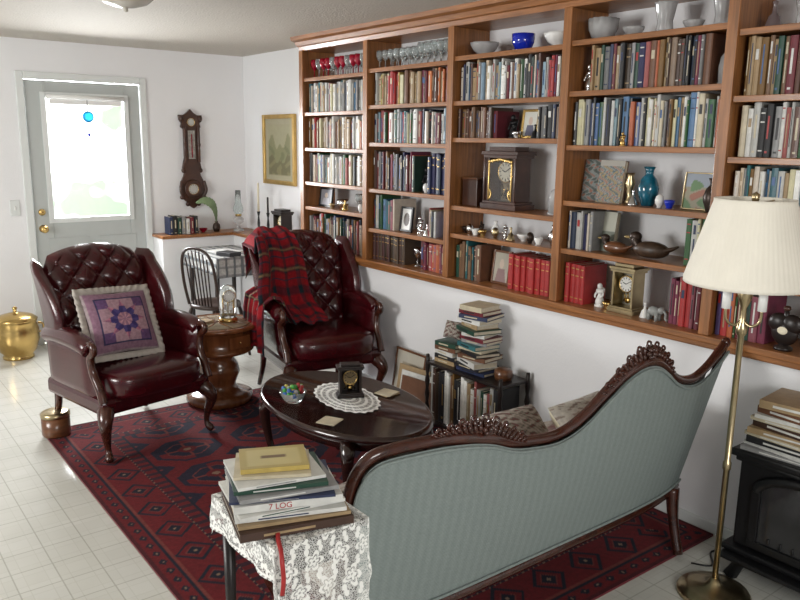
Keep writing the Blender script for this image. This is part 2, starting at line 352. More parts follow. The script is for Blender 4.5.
BELL=[(0,0),(.03,0),(.028,.006),(.018,.04),(.008,.05),(.006,.075),(.010,.085),(0,.09)]
CUP=[(0,0),(.018,0),(.016,.006),(.028,.03),(.03,.045),(.027,.045),(.022,.02),(0,.01)]
EGG=[(0,0),(.015,0),(.012,.008),(.022,.02),(.026,.04),(.02,.062),(.008,.072),(0,.074)]
FLU=mat('frosted_cut_glass',(.80,.80,.80),.12,trans=.6,var=.1,ior=1.3)
lat('bowl',BOWL,FLU,(3.04,3.22,2.11),'wide cut glass bowl on the top shelf','bowl',sc=.95,rip=.05,rn=12)
lat('bowl',DEEP,COBALT,(3.04,2.93,2.11),'deep cobalt blue glass bowl on the top shelf','bowl',sc=.95)
lat('bowl',BOWL,WHITE,(3.04,2.68,2.11),'white fluted bowl on the top shelf','bowl',rip=.05,rn=8,sc=.95)
lat('glass_bowl',DEEP,FLU,(3.04,2.42,2.12),'fluted cut-glass bowl on the top shelf','bowl',rip=.08,rn=12,sc=1.05)
lat('glass_bowl',BOWL,FLU,(3.04,2.25,2.12),'small clear cut-glass bowl on the top shelf','bowl',rip=.06,rn=10,sc=.6)
lat('glass_vase',TUMB,FLU,(3.04,2.09,2.12),'clear crystal vase on the top shelf','vase',rip=.1,rn=10,sc=1.0)
lat('glass_bowl',BOWL,FLU,(3.04,1.95,2.12),'small glass dish on the top shelf','bowl',sc=.55,rip=.06,rn=10)
lat('glass_vase',TUMB,FLU,(3.03,1.81,2.12),'tall crystal tumbler on the top shelf','vase',rip=.1,rn=10,sc=1.0)
lat('glass_bell',BELL,mat('smoke_glass',(.22,.17,.17),.1,trans=.3),(3.03,1.60,2.09),'smoky glass bell on the top shelf','bell',sc=1.2)
lat('glass_vase',TUMB,FLU,(3.03,1.48,2.09),'clear glass jar on the top shelf','vase',sc=.9)
lat('vase',VASE,TEAL,(3.03,2.10,1.375),'round teal glazed vase with dark mottling','vase',sc=1.0)
lat('vase',[(0,0),(.028,0),(.02,.02),(.012,.04),(.02,.08),(.026,.11),(.016,.14),(.022,.16),(0,.16)],ABRASS,(3.03,2.20,1.375),'slim brass vase on the shelf','vase',sc=.9)
lat('goblet',GOB,SILV,(3.03,3.76,.87),'small silver goblet beside dark books','goblet','silver goblets',sc=.8)
lat('goblet',GOB,SILV,(3.03,3.70,.87),'small silver goblet beside dark books','goblet','silver goblets',sc=.7)
lat('vase',VASE,COBALT,(3.03,3.45,1.08),'slender cobalt blue vase on the shelf','vase',sc=.9)
lat('glass_dome',[(.05,0),(.052,.01),(.045,.012),(.045,.09),(.035,.12),(.012,.135),(.008,.15),(0,.155)],FLU,(3.03,2.63,1.29),'clear glass dome ornament beside the clock','ornament')
lat('dish',BOWL,DARKF,(3.03,3.30,1.13),'small dark bowl on the narrow shelf','bowl',sc=.45)
lat('dish',BOWL,WHITE,(3.03,2.85,1.13),'small white porcelain dish on the shelf','bowl',sc=.5)
lat('ornament',VASE,WHITE,(3.03,3.07,1.13),'small white porcelain ornament on the shelf','ornament',sc=.5)
lat('ornament',VASE,SILV,(3.03,2.64,1.13),'small silver ornament on the shelf','ornament',sc=.6)
lat('bowl',DEEP,SILV,(3.03,4.62,1.165),'small silver bowl on the shelf','bowl',sc=.7)
lat('goblet',GOB,GLASS,(3.03,4.42,1.165),'clear glass goblet on the shelf','goblet',sc=.8)
lat('glass_dome',[(.035,0),(.037,.008),(.033,.01),(.036,.07),(.03,.11),(.012,.135),(0,.14)],FLU,(3.02,1.765,1.89),'frosted glass dome beside dark books','ornament')
TR=[(3.24,1.13,EGG,SILV,'silver egg ornament'),(3.13,1.13,CUP,BRASS,'tiny brass cup'),(2.91,1.13,BELL,ABRASS,'small brass bell'),(2.77,1.13,EGG,DARKF,'dark egg-shaped ornament'),(2.71,1.13,CUP,WHITE,'tiny white porcelain cup'),(3.19,1.13,CUP,WHITE,'tiny white porcelain cup'),(3.03,1.13,EGG,ABRASS,'small brass egg ornament'),(2.58,1.13,CUP,SILV,'tiny silver cup'),
 (2.15,1.375,BELL,SILV,'small silver bell'),(2.01,1.375,EGG,WHITE,'white porcelain egg'),(1.96,1.375,CUP,COBALT,'tiny blue glass cup'),(1.76,1.375,VASE,DARKF,'small dark vase'),
 (2.90,1.67,CUP,SILV,'tiny silver cup'),(2.77,1.67,BELL,BLACK,'small black bell'),(4.53,1.165,BELL,BRASS,'small brass bell'),(4.34,1.165,EGG,WHITE,'white porcelain egg'),(4.70,1.165,CUP,ABRASS,'tiny brass cup'),(4.28,1.165,BELL,SILV,'small silver bell'),
 (3.66,1.08,CUP,SILV,'tiny silver cup'),(3.62,1.08,BELL,SILV,'small silver bell'),(3.64,1.34,EGG,WHITE,'white porcelain egg'),(2.25,.87,CUP,BRASS,'tiny brass cup'),(2.04,.87,BELL,WHITE,'small white bell')]
for y,z,p,mt,l in TR:
    lat('trinket',p,mt,(2.99,y,z),l+' standing on the oak shelf','ornament','trinkets on the bookcase shelves',16,sc=.8)
def figurine(loc,mt,label,s=1,rot=F):
    m=M();m.lathe([(0,0),(.035,0),(.035,.012),(.02,.015)],mt)
    m.tube(spl([(0,.0,.012),(0,-.004,.05),(0,.004,.09),(0,-.005,.115)]),[.024+.006*sin(i*.5)for i in range(19)],mt)
    m.ell((0,-.01,.135),(.016,.018,.02),mt);m.tube([(.02,0,.10),(.035,-.02,.08),(.02,-.03,.06)],[.009,.007,.006],mt);m.tube([(-.02,0,.10),(-.034,-.01,.075),(-.022,-.025,.06)],[.009,.007,.006],mt)
    o=m.build('figurine',loc=loc,rot=rot,label=label,cat='figurine');o.scale=(s,)*3
figurine((3.03,3.67,1.34),BLACK,'dark standing figurine between tall books',1.0)
figurine((3.03,2.96,1.67),BLACK,'small black figurine standing on the shelf',.8)
figurine((3.01,2.31,.87),WHITE,'white porcelain figurine beside red books',.75)
figurine((2.94,2.19,1.64),GOLD,'tiny gold figurine in front of books',.4) 
figurine((3.03,3.18,1.13),DARKF,'small bronze figurine standing on the shelf',.5)
figurine((3.02,2.98,1.13),SILV,'small silver figurine standing on the shelf',.5)
figurine((3.03,3.73,1.08),SILV,'silver figurine standing on the shelf',.7)
figurine((3.02,2.46,1.89),SILV,'silver figurine beside dark books',.85)
def elephant(loc,mt,s=1):
    m=M();m.ell((0,0,.05),(.04,.025,.028),mt);m.ell((.045,0,.06),(.02,.018,.02),mt);m.tube(spl([(.06,0,.06),(.075,0,.045),(.075,0,.02),(.085,0,.01)]),.007,mt)
    for x in(-.025,.025):
        for y in(-.014,.014): m.tube([(x,y,.04),(x,y,0)],.010,mt)
    o=m.build('elephant_figurine',loc=loc,rot=F,label='small grey elephant figurine on the bottom shelf',cat='figurine');o.scale=(s,)*3
elephant((2.98,1.985,.87),mat('grey_stone',(.28,.29,.28),.4),.8)
def frame(name,loc,w,h,fm,img,label,cat='picture frame',tilt=.12,bw=.014,rot=F):
    r=root(name,label,cat,loc,(-tilt,0,rot))
    m=M();m.box(-w/2,-w/2+bw,-.008,.008,0,h,fm);m.box(w/2-bw,w/2,-.008,.008,0,h,fm);m.box(-w/2+bw,w/2-bw,-.008,.008,0,bw,fm);m.box(-w/2+bw,w/2-bw,-.008,.008,h-bw,h,fm)
    m.build('frame',r,bevel=.002)
    m=M();m.grid(lambda u,v:(-w/2+bw+u*(w-2*bw),-.002,bw+v*(h-2*bw)),30,30,VCP,col=img,smooth=False);m.box(-w/2+bw,w/2-bw,-.001,.004,bw,h-bw,CREAM);m.build('picture',r)
    return r
def portrait(bg,sk,cl):
    def f(u,v):
        if (u-.5)**2/.02+(v-.62)**2/.03<1: return sk
        if abs(u-.5)<.28-.3*(v-.3) and v<.45: return cl
        return bg
    return f
def scape(u,v):
    k=.06*sin(u*9)+.04*sin(u*23+2)
    if u<.12 or u>.88 or v<.10 or v>.90: return (.38,.35,.24)
    q=sin(u*17+3*sin(v*11))*sin(v*13+u*5)
    if v<.35+k: return (.15,.14,.07) if q<.2 else (.22,.20,.10)
    if v<.62+k*1.5: return (.23,.23,.12) if q<.3 else (.17,.18,.09)
    return (.36,.34,.22)
def colr(u,v):
    q=sin(u*9+2*sin(v*7))+sin(v*12)
    return (.12,.22,.10) if q>.6 else (.30,.34,.40) if v>.6 else (.35,.15,.10) if q<-.6 else (.30,.28,.20)
frame('photo_frame',(3.02,4.84,1.165),.17,.14,BLACK,portrait((.25,.25,.28),(.6,.5,.42),(.5,.5,.55)),'black framed photograph on the shelf')
frame('photo_frame',(3.02,2.84,1.67),.12,.15,BRASS,portrait((.6,.6,.55),(.55,.42,.35),(.1,.1,.15)),'small brass framed photograph on the shelf')
frame('photo_frame',(3.02,3.01,.87),.14,.19,WAL,portrait((.45,.42,.35),(.6,.5,.42),(.3,.2,.2)),'brown framed portrait photograph on the shelf')
frame('photo_frame',(3.00,3.85,1.08),.12,.16,BLACK,lambda u,v:(.1,.08,.07) if (u-.5)**2+(v-.5)**2<.1 else (.7,.7,.68),'framed print with white mount on the shelf')
frame('photo_frame',(3.03,1.85,1.375),.15,.16,ABRASS,colr,'small colourful picture in a thin frame','picture frame',.12,.006)
def facebook(loc,w,h,cov,img,label):
    r=root('book',label,'book',loc,(-.14,0,F))
    m=M();m.box(-w/2,w/2,0,.003,0,h,cov);m.box(-w/2,w/2,.022,.025,0,h,cov);m.box(-w/2,-w/2+.003,.003,.022,0,h,cov);m.build('cover',r)
    M().grid(lambda u,v:(-w/2+u*w,-.0005,v*h),40,48,VCP,col=img,smooth=False).build('front_illustration',r)
    M().box(-w/2+.003,w/2-.003,.003,.022,.003,h-.003,PAGE).build('page_block',r)
def bk1(u,v): 
    q=sin(u*24+4*sin(v*19))+sin(v*31+u*11);return (.09,.11,.10) if q>.2 else ((.24,.27,.26) if q>-.9 else (.30,.14,.10))
def bk2(u,v):
    if v>.86: return (.40,.38,.34)
    q=sin(u*25+4*sin(v*23))+sin(v*29+u*9);return (.34,.26,.14) if q>.7 else (.10,.14,.16) if q>-.1 else (.33,.18,.13) if q<-1 else (.30,.32,.30)
facebook((3.05,2.42,1.375),.16,.20,COV['grey'],bk1,'grey patterned book displayed with its cover facing out')
facebook((3.00,2.30,1.375),.14,.20,COV['brown'],bk2,'colourful illustrated book displayed cover facing out')
facebook((3.03,2.32,1.14),.09,.19,COV['cream'],lambda u,v:(.5,.5,.42) if v>.5 else (.2,.22,.18),'pale book displayed cover facing out')
r=root('wall_picture','gold framed faded landscape print hanging on the wall','picture',(3.199,5.835,1.27))
m=M();m.box(-.028,0,-.275,-.24,0,.58,GOLD);m.box(-.028,0,.24,.275,0,.58,GOLD);m.box(-.028,0,-.24,.24,0,.035,GOLD);m.box(-.028,0,-.24,.24,.545,.58,GOLD);m.build('frame',r,bevel=.004)
m=M();m.grid(lambda u,v:(-.012,.24-u*.48,.035+v*.51),40,40,VCP,col=scape,smooth=False);m.build('print',r)
# clocks
def dial(m,c,rad,face=CREAM):
    T=RT(*c,rx=pi/2)
    m.lathe([(0,0),(rad,0),(rad,.003),(0,.003)],face,T=T,seg=28,smooth=False)
    m.lathe([(rad*.98,0),(rad*1.12,0),(rad*1.12,.006),(rad*.98,.006),(rad*.98,0)],BRASS,T=T,seg=28)
    for k in range(12):
        a=k*pi/6;m.box(-rad*.035,rad*.035,-.005,-.0032,rad*.66,rad*.92,BLACK,T=RT(*c,ry=a))
def hands(m,c,rad):
    m.box(-rad*.03,rad*.03,-.007,-.005,0,rad*.75,BLACK,T=RT(*c,ry=1.0));m.box(-rad*.045,rad*.045,-.007,-.005,0,rad*.5,BLACK,T=RT(*c,ry=-1.2))
def clock(loc,w,h,d,wood,label,rot=F,dr=.28,face=CREAM,dz=.58,back=None,lower=False):
    r=root('mantel_clock',label,'clock',loc,rot)
    m=M();m.box(-w/2,w/2,-d/2,d/2,0,h*.09,wood);m.box(-w*.46,w*.46,-d*.46,d*.46,h*.09,h*.13,wood)
    b=.08*w
    m.box(-w*.41,-w*.41+b,-d*.4,d*.4,h*.13,h*.82,wood);m.box(w*.41-b,w*.41,-d*.4,d*.4,h*.13,h*.82,wood)
    m.box(-w*.41+b,w*.41-b,d*.25,d*.4,h*.13,h*.82,back or wood);m.box(-w*.46,w*.46,-d*.46,d*.46,h*.82,h*.87,wood);m.box(-w/2,w/2,-d/2,d/2,h*.87,h*.93,wood)
    m.box(-w*.36,w*.36,-d*.36,d*.36,h*.93,h,wood)
    if lower:
        for sx in(-1,1): m.tube([(sx*w*.43,-d*.43,h*.13),(sx*w*.43,-d*.43,h*.82)],w*.025,wood,8)
        for k in range(9):
            t=k/8*2-1;m.ell((t*w*.3,-d*.42,h*.80-.012*abs(t)),(w*.04,.006,.010),GOLD,seg=8,rings=5)
        for k in(-1,1):
            m.tube(spl([(k*w*.29,-d*.41,h*.16),(k*w*.24,-d*.41,h*.24),(k*w*.29,-d*.41,h*.32)]),.004,GOLD,6)
            m.tube([(k*w*.315,-d*.41,h*.14),(k*w*.315,-d*.41,h*.79)],.004,GOLD,6)
    m.build('case',r,bevel=.002)
    m=M();dial(m,(0,-d*.1,h*dz),w*dr,face,);m.build('dial',r,label='round clock dial')
    m=M();hands(m,(0,-d*.1,h*dz),w*dr);m.build('clock_hands',r)
    m=M();m.tube([(0,.005,h*.4),(0,.005,h*.26)],.003,BRASS,6);m.lathe([(0,0),(w*.1,0),(w*.1,.004),(0,.004)],BRASS,T=RT(0,.005,h*.24,rx=pi/2))
    for k in(-1,1): m.tube([(k*w*.2,.01,h*.2),(k*w*.12,.01,h*.3),(k*w*.2,.01,h*.4)],.003,BRASS,6)
    m.build('pendulum',r)
    if lower: M().box(-w*.31,w*.31,-d*.40,-d*.395,h*.13,h*.79,g).build('glass_door',r,label='tall clear glass clock door')
clock((3.04,3.0,1.29),.27,.335,.15,DARKW,'dark walnut mantel clock with tall glass front and pendulum',face=mat('aged_dial',(.50,.47,.38),.4),dr=.20,dz=.60,back=mat('printed_backing',(.26,.20,.12),.6,var=.6,scale=60),lower=True)
clock((3.01,2.155,.87),.145,.235,.11,ABRASS,'brass carriage clock on the bottom shelf',face=WHITE,dr=.25,back=mat('pale_backing',(.35,.33,.26),.4))
clock((3.05,5.55,.84),.17,.25,.12,BLACKW,'dark wooden mantel clock on the ledge')
def duck(loc,mt,label,s=1,rot=0):
    r=root('duck_decoy',label,'duck decoy',loc,rot,scale=s)
    m=M();m.ell((0,0,.045),(.10,.045,.042),mt);m.tube(spl([(.08,0,.05),(.11,0,.06),(.14,0,.075)]),[.03-.0018*i for i in range(13)],mt,fl=.5);m.build('body',r)
    m=M();m.tube(spl([(-.07,0,.06),(-.085,0,.08),(-.08,0,.095)]),.025,DARKF);m.ell((-.088,0,.103),(.033,.024,.026),DARKF);m.build('head',r,label='dark duck head')
    m=M();m.ell((-.127,0,.097),(.026,.012,.007),mat('duck_bill',(.35,.25,.1),.4));m.build('bill',r)
duck((2.99,2.225,1.14),WAL,'brown carved wooden duck decoy',.70,-pi/2)
duck((3.0,2.04,1.14),mat('duck_brown',(.06,.035,.022),.4,var=.5,scale=40),'dark larger carved duck decoy',.92,-pi/2+.1)
m=M();m.ell((-.022,0,.095),(.038,.022,.036),BLACKW);m.ell((.022,0,.095),(.038,.022,.036),BLACKW)
m.ell((0,0,.065),(.048,.021,.05),BLACKW);m.lathe([(0,0),(.03,0),(.03,.01),(.01,.02),(0,.03)],BLACKW);m.tube([(0,0,.10),(0,0,.145)],.009,BLACKW);m.ell((0,0,.15),(.013,.013,.010),DARKW)
m.ell((0,-.0205,.072),(.018,.004,.014),CREAM)
o=m.build('heart_bottle',loc=(2.96,1.385,.87),rot=F,label='dark heart-shaped bottle on the bottom shelf',cat='bottle');o.scale=(1.15,1.1,1.1)
frame('photo_frame',(3.03,1.25,.87),.14,.17,GOLD,portrait((.4,.35,.3),(.5,.4,.3),(.15,.1,.1)),'gilt framed picture on the bottom shelf')
m=M();m.box(-.06,.06,-.05,.05,0,.15,DARKW);m.box(-.063,.063,-.053,.053,.15,.16,WAL);m.build('wooden_box',loc=(3.04,3.25,1.29),rot=F,bevel=.003,label='brown wooden box on the shelf',cat='box')
# ---------------------------------------------------------------- barometer
r=root('barometer','carved dark wooden barometer hanging on the wall','barometer',(2.68,6.499,1.04))
pf=[(0,0),(.03,.02),(.05,.05),(.085,.08),(.11,.13),(.115,.19),(.095,.25),(.08,.28),(.07,.31),(.085,.35),(.075,.40),(.065,.44),(.065,.68),(.09,.70),(.08,.73),(.10,.76),(.105,.80),(.06,.80),(.03,.82),(0,.85)]
m=M();m.prism(pf+[(-x,z) for x,z in reversed(pf[1:-1])],-.03,0,DARKW)
for s in(-1,1):
    m.tube(spl([(s*.09,-.03,.10),(s*.115,-.04,.16),(s*.10,-.03,.24)]),.014,DARKW);m.ell((s*.085,-.03,.77),(.02,.02,.03),DARKW);m.tube([(s*.062,-.04,.40),(s*.062,-.04,.70)],.013,DARKW)
    m.ell((s*.075,-.02,.33),(.022,.02,.022),DARKW);m.ell((s*.05,-.02,.04),(.02,.02,.02),DARKW);m.ell((s*.10,-.02,.10),(.02,.018,.02),DARKW);m.ell((s*.062,-.04,.55),(.017,.017,.02),DARKW)
m.lathe([(.045,0),(.085,0),(.08,.015),(.05,.018),(.045,0)],DARKW,T=RT(0,-.03,.17,rx=pi/2))
m.build('case',r,bevel=.004)
m=M();dial(m,(0,-.034,.17),.045,mat('silvered_dial',(.5,.5,.48),.3));m.build('dial',r)
m=M();dial(m,(0,-.034,.74),.032,MC['silvered_dial']);m.build('dial',r,label='small round upper dial')
m=M();m.box(-.030,.030,-.036,-.03,.43,.67,mat('silvered_plate',(.32,.32,.30),.3,.5,var=.4,scale=50));m.tube([(0,-.04,.44),(0,-.04,.64)],.004,RUBY);m.build('thermometer',r)
# ---------------------------------------------------------------- ledge objects
for i,(w,h,c) in enumerate([(.03,.15,'navy'),(.035,.16,'black'),(.03,.14,'darkgreen'),(.03,.15,'grey'),(.03,.13,'white'),(.03,.14,'maroon'),(.028,.15,'black')]):
    mm=M();book(mm,w,h,.12,COV[c],COV['cream'],RT(rz=pi/2),1);o=mm.build('book',loc=(2.42+i*.037,6.30,.841),label=c+' small book standing on the wall ledge',cat='book',group='books on the ledge')
lat('trinket_dish',BOWL,RUBY,(2.72,6.38,.84),'small red glass dish on the ledge','dish',sc=.45)
r=root('oil_lamp','brass oil lamp with clear glass chimney on the ledge','lamp',(3.02,6.30,.84))
M().lathe([(0,0),(.05,0),(.045,.015),(.015,.03),(.015,.06),(.045,.08),(.05,.11),(.02,.13),(.025,.145),(0,.145)],FLU).build('base',r)
M().lathe([(.025,.145),(.045,.18),(.043,.21),(.026,.26),(.024,.36),(.022,.36),(.024,.26),(.041,.21),(.043,.18),(.022,.145),(.025,.145)],GLASS).build('glass_chimney',r)
m=M();m.lathe([(.02,.13),(.028,.135),(.028,.15),(.02,.155),(.02,.13)],BRASS);m.build('burner',r)
r=root('candlestick','slender dark candlestick with pale candle on the ledge','candlestick',(3.04,5.95,.84))
M().lathe([(0,0),(.04,0),(.035,.01),(.008,.025),(.012,.1),(.006,.16),(.015,.2),(0,.2)],BLACK).build('stick',r)
M().lathe([(0,.2),(.009,.2),(.008,.44),(0,.445)],CREAM).build('candle',r)
r=root('candlestick','slender dark candlestick with dark candle on the ledge','candlestick',(3.04,5.78,.84))
M().lathe([(0,0),(.04,0),(.035,.01),(.008,.025),(.012,.1),(.006,.16),(.015,.2),(0,.2)],BLACK).build('stick',r)
M().lathe([(0,.2),(.009,.2),(.008,.33),(0,.335)],BLACKW).build('candle',r)
r=root('feather_vase','small vase holding a long green plume','vase',(2.84,6.37,.84))
M().lathe([(0,0),(.025,0),(.035,.03),(.03,.06),(.012,.08),(.016,.09),(0,.085)],DARKF).build('vase_body',r)
PL=spl([(0,0,.07),(-.0,0,.16),(-.04,-.02,.24),(-.12,-.03,.28),(-.20,-.04,.26)],6)
def plume(u,v):
    i=min(int(v*24),24);p=PL[i];wd=.034*sin(pi*min(1,.1+v*.9))**.6*(1+.15*(i%2))
    return (p.x+(u-.5)*2*wd*.5,p.y+(u-.5)*.02,p.z+(u-.5)*2*wd)
M().grid(plume,6,24,GREENC).build('plume',r,solid=.002)
# ---------------------------------------------------------------- corner table and windsor chair
r=root('corner_table','small table covered with a pale lace cloth','table',(2.68,5.86,0))
m=M()
for x in(-.19,.19):
    for y in(-.25,.25): m.tube([(x,y,.70),(x,y,.35),(x,y,0)],[.022,.018,.013],BLACKW)
m.box(-.21,.21,-.3,.3,.66,.71,BLACKW);m.build('frame',r,bevel=.003);M().box(-.22,.22,-.33,.33,.71,.73,BLACKW).build('top',r,bevel=.005)
def clothf(hx,hy,z,dl,dr,df,db,wav=.012,amp=1):
    def f(u,v):
        s=-hx-dl+u*(2*hx+dl+dr);t=-hy-df+v*(2*hy+df+db)
        x=max(-hx,min(hx,s));y=max(-hy,min(hy,t));dx=s-x;dy=t-y;d=math.hypot(dx,dy)
        if d<1e-6: return (x,y,z)
        nx,ny=dx/d,dy/d;w=.004+min(d*5,1)*wav*(1+sin((s-t)*46)+.5*sin((s+t)*71))*amp*.6
        dd=max(abs(dx),abs(dy))+.35*min(abs(dx),abs(dy))
        return (x+nx*w,y+ny*w,z-max(0,dd-.004))
    return f
def stripes(u,v):
    a=(u*9)%1;b=(v*12)%1
    return (.12,.13,.14) if a<.3 else ((.24,.24,.24) if b<.3 else (.42,.42,.40))
M().grid(clothf(.222,.332,.734,.14,.03,.16,.03),70,90,VC,col=stripes).build('tablecloth',loc=(2.68,5.86,0),solid=.002,label='pale striped lace cloth over the corner table',cat='tablecloth')
m=M();m.box(-.09,.09,-.12,.12,0,.012,COV['white']);m.build('magazine',loc=(2.66,5.80,.737),rot=.3,label='white magazine lying on the corner table',cat='magazine')
m=M();m.box(-.06,.06,-.08,.08,0,.03,COV['black']);m.build('black_box',loc=(2.60,5.62,.737),rot=.3,bevel=.003,label='small black box on the corner table',cat='box')
def windsor(loc,rot):
    r=root('windsor_chair','dark wooden windsor chair with spindle back pulled to the table','chair',loc,rot,scale=.93)
    M().lathe([(0,.43),(.19,.43),(.21,.44),(.205,.465),(.15,.46),(0,.452)],DKBROWN,seg=28,sy=.95).build('seat',r)
    for x,y in((-.13,-.13),(.13,-.13),(-.13,.13),(.13,.13)):
        M().tube(spl([(x,y,.44),(x*1.2,y*1.2,.3),(x*1.3,y*1.3,.15),(x*1.45,y*1.45,0)],3),[.012,.015,.019,.017,.016,.019,.017,.014,.012,.011],DKBROWN,8).build('leg',r)
    m=M();m.tube([(-.165,-.16,.2),(-.165,.16,.2)],.009,DKBROWN,6);m.tube([(.165,-.16,.2),(.165,.16,.2)],.009,DKBROWN,6);m.tube([(-.165,0,.2),(.165,0,.2)],.009,DKBROWN,6);m.build('stretcher',r)
    h=spl([(-.16,-.13,.455),(-.17,-.17,.65),(-.15,-.20,.84),(-.07,-.22,.92),(.07,-.22,.92),(.15,-.20,.84),(.17,-.17,.65),(.16,-.13,.455)])
    m=M();m.tube(h,.012,DKBROWN,8)
    for k in range(7):
        x=-.11+k*.0367;zt=.915-1.6*abs(x)**2*3.4;m.tube([(x*.85,-.15,.455),(x,-.17-.05*(zt-.5)*2,zt)],.006,DKBROWN,6)
    m.build('backrest',r)
windsor((2.36,5.36,0),-1.15)
# ---------------------------------------------------------------- armchairs
def armchair(loc,rot,label):
    r=root('wing_armchair',label,'armchair',loc,rot,scale=.965)
    m=M();m.box(-.335,.335,-.31,.33,.25,.345,LEATH);m.build('seat_frame',r,bevel=.025)
    m=M();m.ell((0,-.09,.40),(.285,.30,.085),LEATH,seg=40,rings=20,pw=.45);m.build('seat_cushion',r)
    def prm(u,v):
        s=u*2-1;hw=.275+.045*v-.03*max(0,v-.8)*5
        top=1.03+.05*cos(s*pi/2);z=.40+v*(top-.40)
        x=s*hw*(1-.12*max(0,v-.85)/.15*s*s);y0=.20+.17*v
        e=(max(0,1-abs(s)**7)**.5)*(max(0,1-abs(v*2-1)**12)**.5)
        return x,y0,z,e
    def fr(u,v):
        x,y,z,e=prm(u,v);p=x/.078;q=(z-.56)/.085
        tf=(abs(sin(pi*(p+q)/2))*abs(sin(pi*(p-q)/2)))**.4 if z>.46 else .8
        return (x,y-e*(.045+.035*tf)-.02*(abs(u*2-1))**3*e,z)
    def bk(u,v):
        x,y,z,e=prm(u,v);return (x,y+e*.06,z)
    m=M();m.grid(fr,84,96,LEATH);m.grid(bk,20,20,LEATH,flip=True)
    for i in range(-4,5):
        for j in range(-1,7):
            if (i+j)%2==0:
                x=i*.078;z=.56+j*.085;v=(z-.40)/.66
                if abs(x)<.25+.03*v and z<1.0 and z>.5: m.ell((x,.20+.17*v-.048,z),(.011,.008,.011),LEATH,seg=8,rings=6)
    m.build('backrest',r,label='button-tufted leather back')
    for s in(-1,1):
        def wg(u,v,off):
            z=.56+v*.46;dep=(.14+.13*sin(pi*min(1,v*1.05+.12))**.8)*(1 if v<.8 else 1-.35*((v-.8)/.2)**2)
            yb=.22+.17*(z-.4)/.66
            e=(max(0,1-abs(u*2-1)**6)**.5)*(max(0,1-abs(v*2-1)**8)**.5)
            x=.300+.02*v+.035*u+off*e;return (s*x,yb+.03-u*dep,z)
        m=M();m.grid(lambda u,v:wg(u,v,-.035),18,20,LEATH,flip=s>0);m.grid(lambda u,v:wg(u,v,.03),18,20,LEATH,flip=s<0);m.build('wing',r)
        m=M();pts=spl([(s*.315,.30,.60),(s*.325,.15,.625),(s*.33,-.03,.63),(s*.335,-.16,.62),(s*.335,-.21,.60)])
        m.tube(pts,[.042+.011*sin(pi*i/24) for i in range(25)],LEATH,14)
        def pn(u,v,o):
            e=(max(0,1-abs(u*2-1)**8)**.5)*(max(0,1-abs(v*2-1)**10)**.5);return (s*(.31+.01*v+o*e),.30-u*.52,.32+v*.30)
        m.grid(lambda u,v:pn(u,v,-.035),12,10,LEATH,flip=s>0);m.grid(lambda u,v:pn(u,v,.03),12,10,LEATH,flip=s<0);m.build('armrest',r)
        m=M();m.tube(spl([(s*.325,-.31,.33),(s*.325,-.28,.40),(s*.33,-.23,.48),(s*.337,-.225,.56),(s*.339,-.265,.60),(s*.339,-.26,.632),(s*.337,-.22,.638)]),[.024-.006*i/36 for i in range(37)],MAH,10);m.build('arm_post',r,label='curved mahogany arm post')
        m=M();m.tube(spl([(s*.30,-.28,.28),(s*.33,-.325,.22),(s*.315,-.30,.12),(s*.31,-.30,.05),(s*.325,-.335,.012)],6),[.045,.046,.045,.043,.041,.038,.036,.034,.031,.028,.026,.024,.022,.02,.018,.017,.016,.016,.017,.019,.021,.023,.022,.02,.012],MAH,10);m.build('leg',r,label='mahogany cabriole front leg')
        m=M();m.tube(spl([(s*.28,.30,.28),(s*.285,.31,.15),(s*.30,.36,.0)],5),[.026,.025,.024,.023,.022,.021,.02,.019,.018,.017,.016],MAH,8);m.build('leg',r,label='splayed mahogany back leg')
    return r
A1=(1.31,4.17,.012);A2=(2.53,4.16,.012)
armchair(A1,.2,'burgundy tufted leather wing armchair holding a quilted cushion')
armchair(A2,-.16,'burgundy tufted leather wing armchair draped with a plaid throw')
def quilt(u,v):
    s=u*2-1;t=v*2-1;a,b=abs(s),abs(t);mx=max(a,b)
    if mx>.95: return (.30,.24,.25)
    if mx>.74: return (.22,.12,.17)
    if mx>.69: return (.03,.03,.08)
    rr=math.hypot(s,t);th=math.atan2(t,s)+pi/8;q=((th)/(pi/4))%1;d=1-abs(q-.5)*2
    Rs=.66/(1+1.0*(1-d)**.9)
    if rr<Rs:
        k=int(rr/.22);c=[(.46,.24,.28),(.07,.05,.17),(.42,.16,.22)][min(k,2)]
        return c if q<.5 else (c[0]*.6,c[1]*.6,c[2]*.75)
    if a>.38 and b>.38: return (.12,.06,.15)
    return (.36,.22,.26)
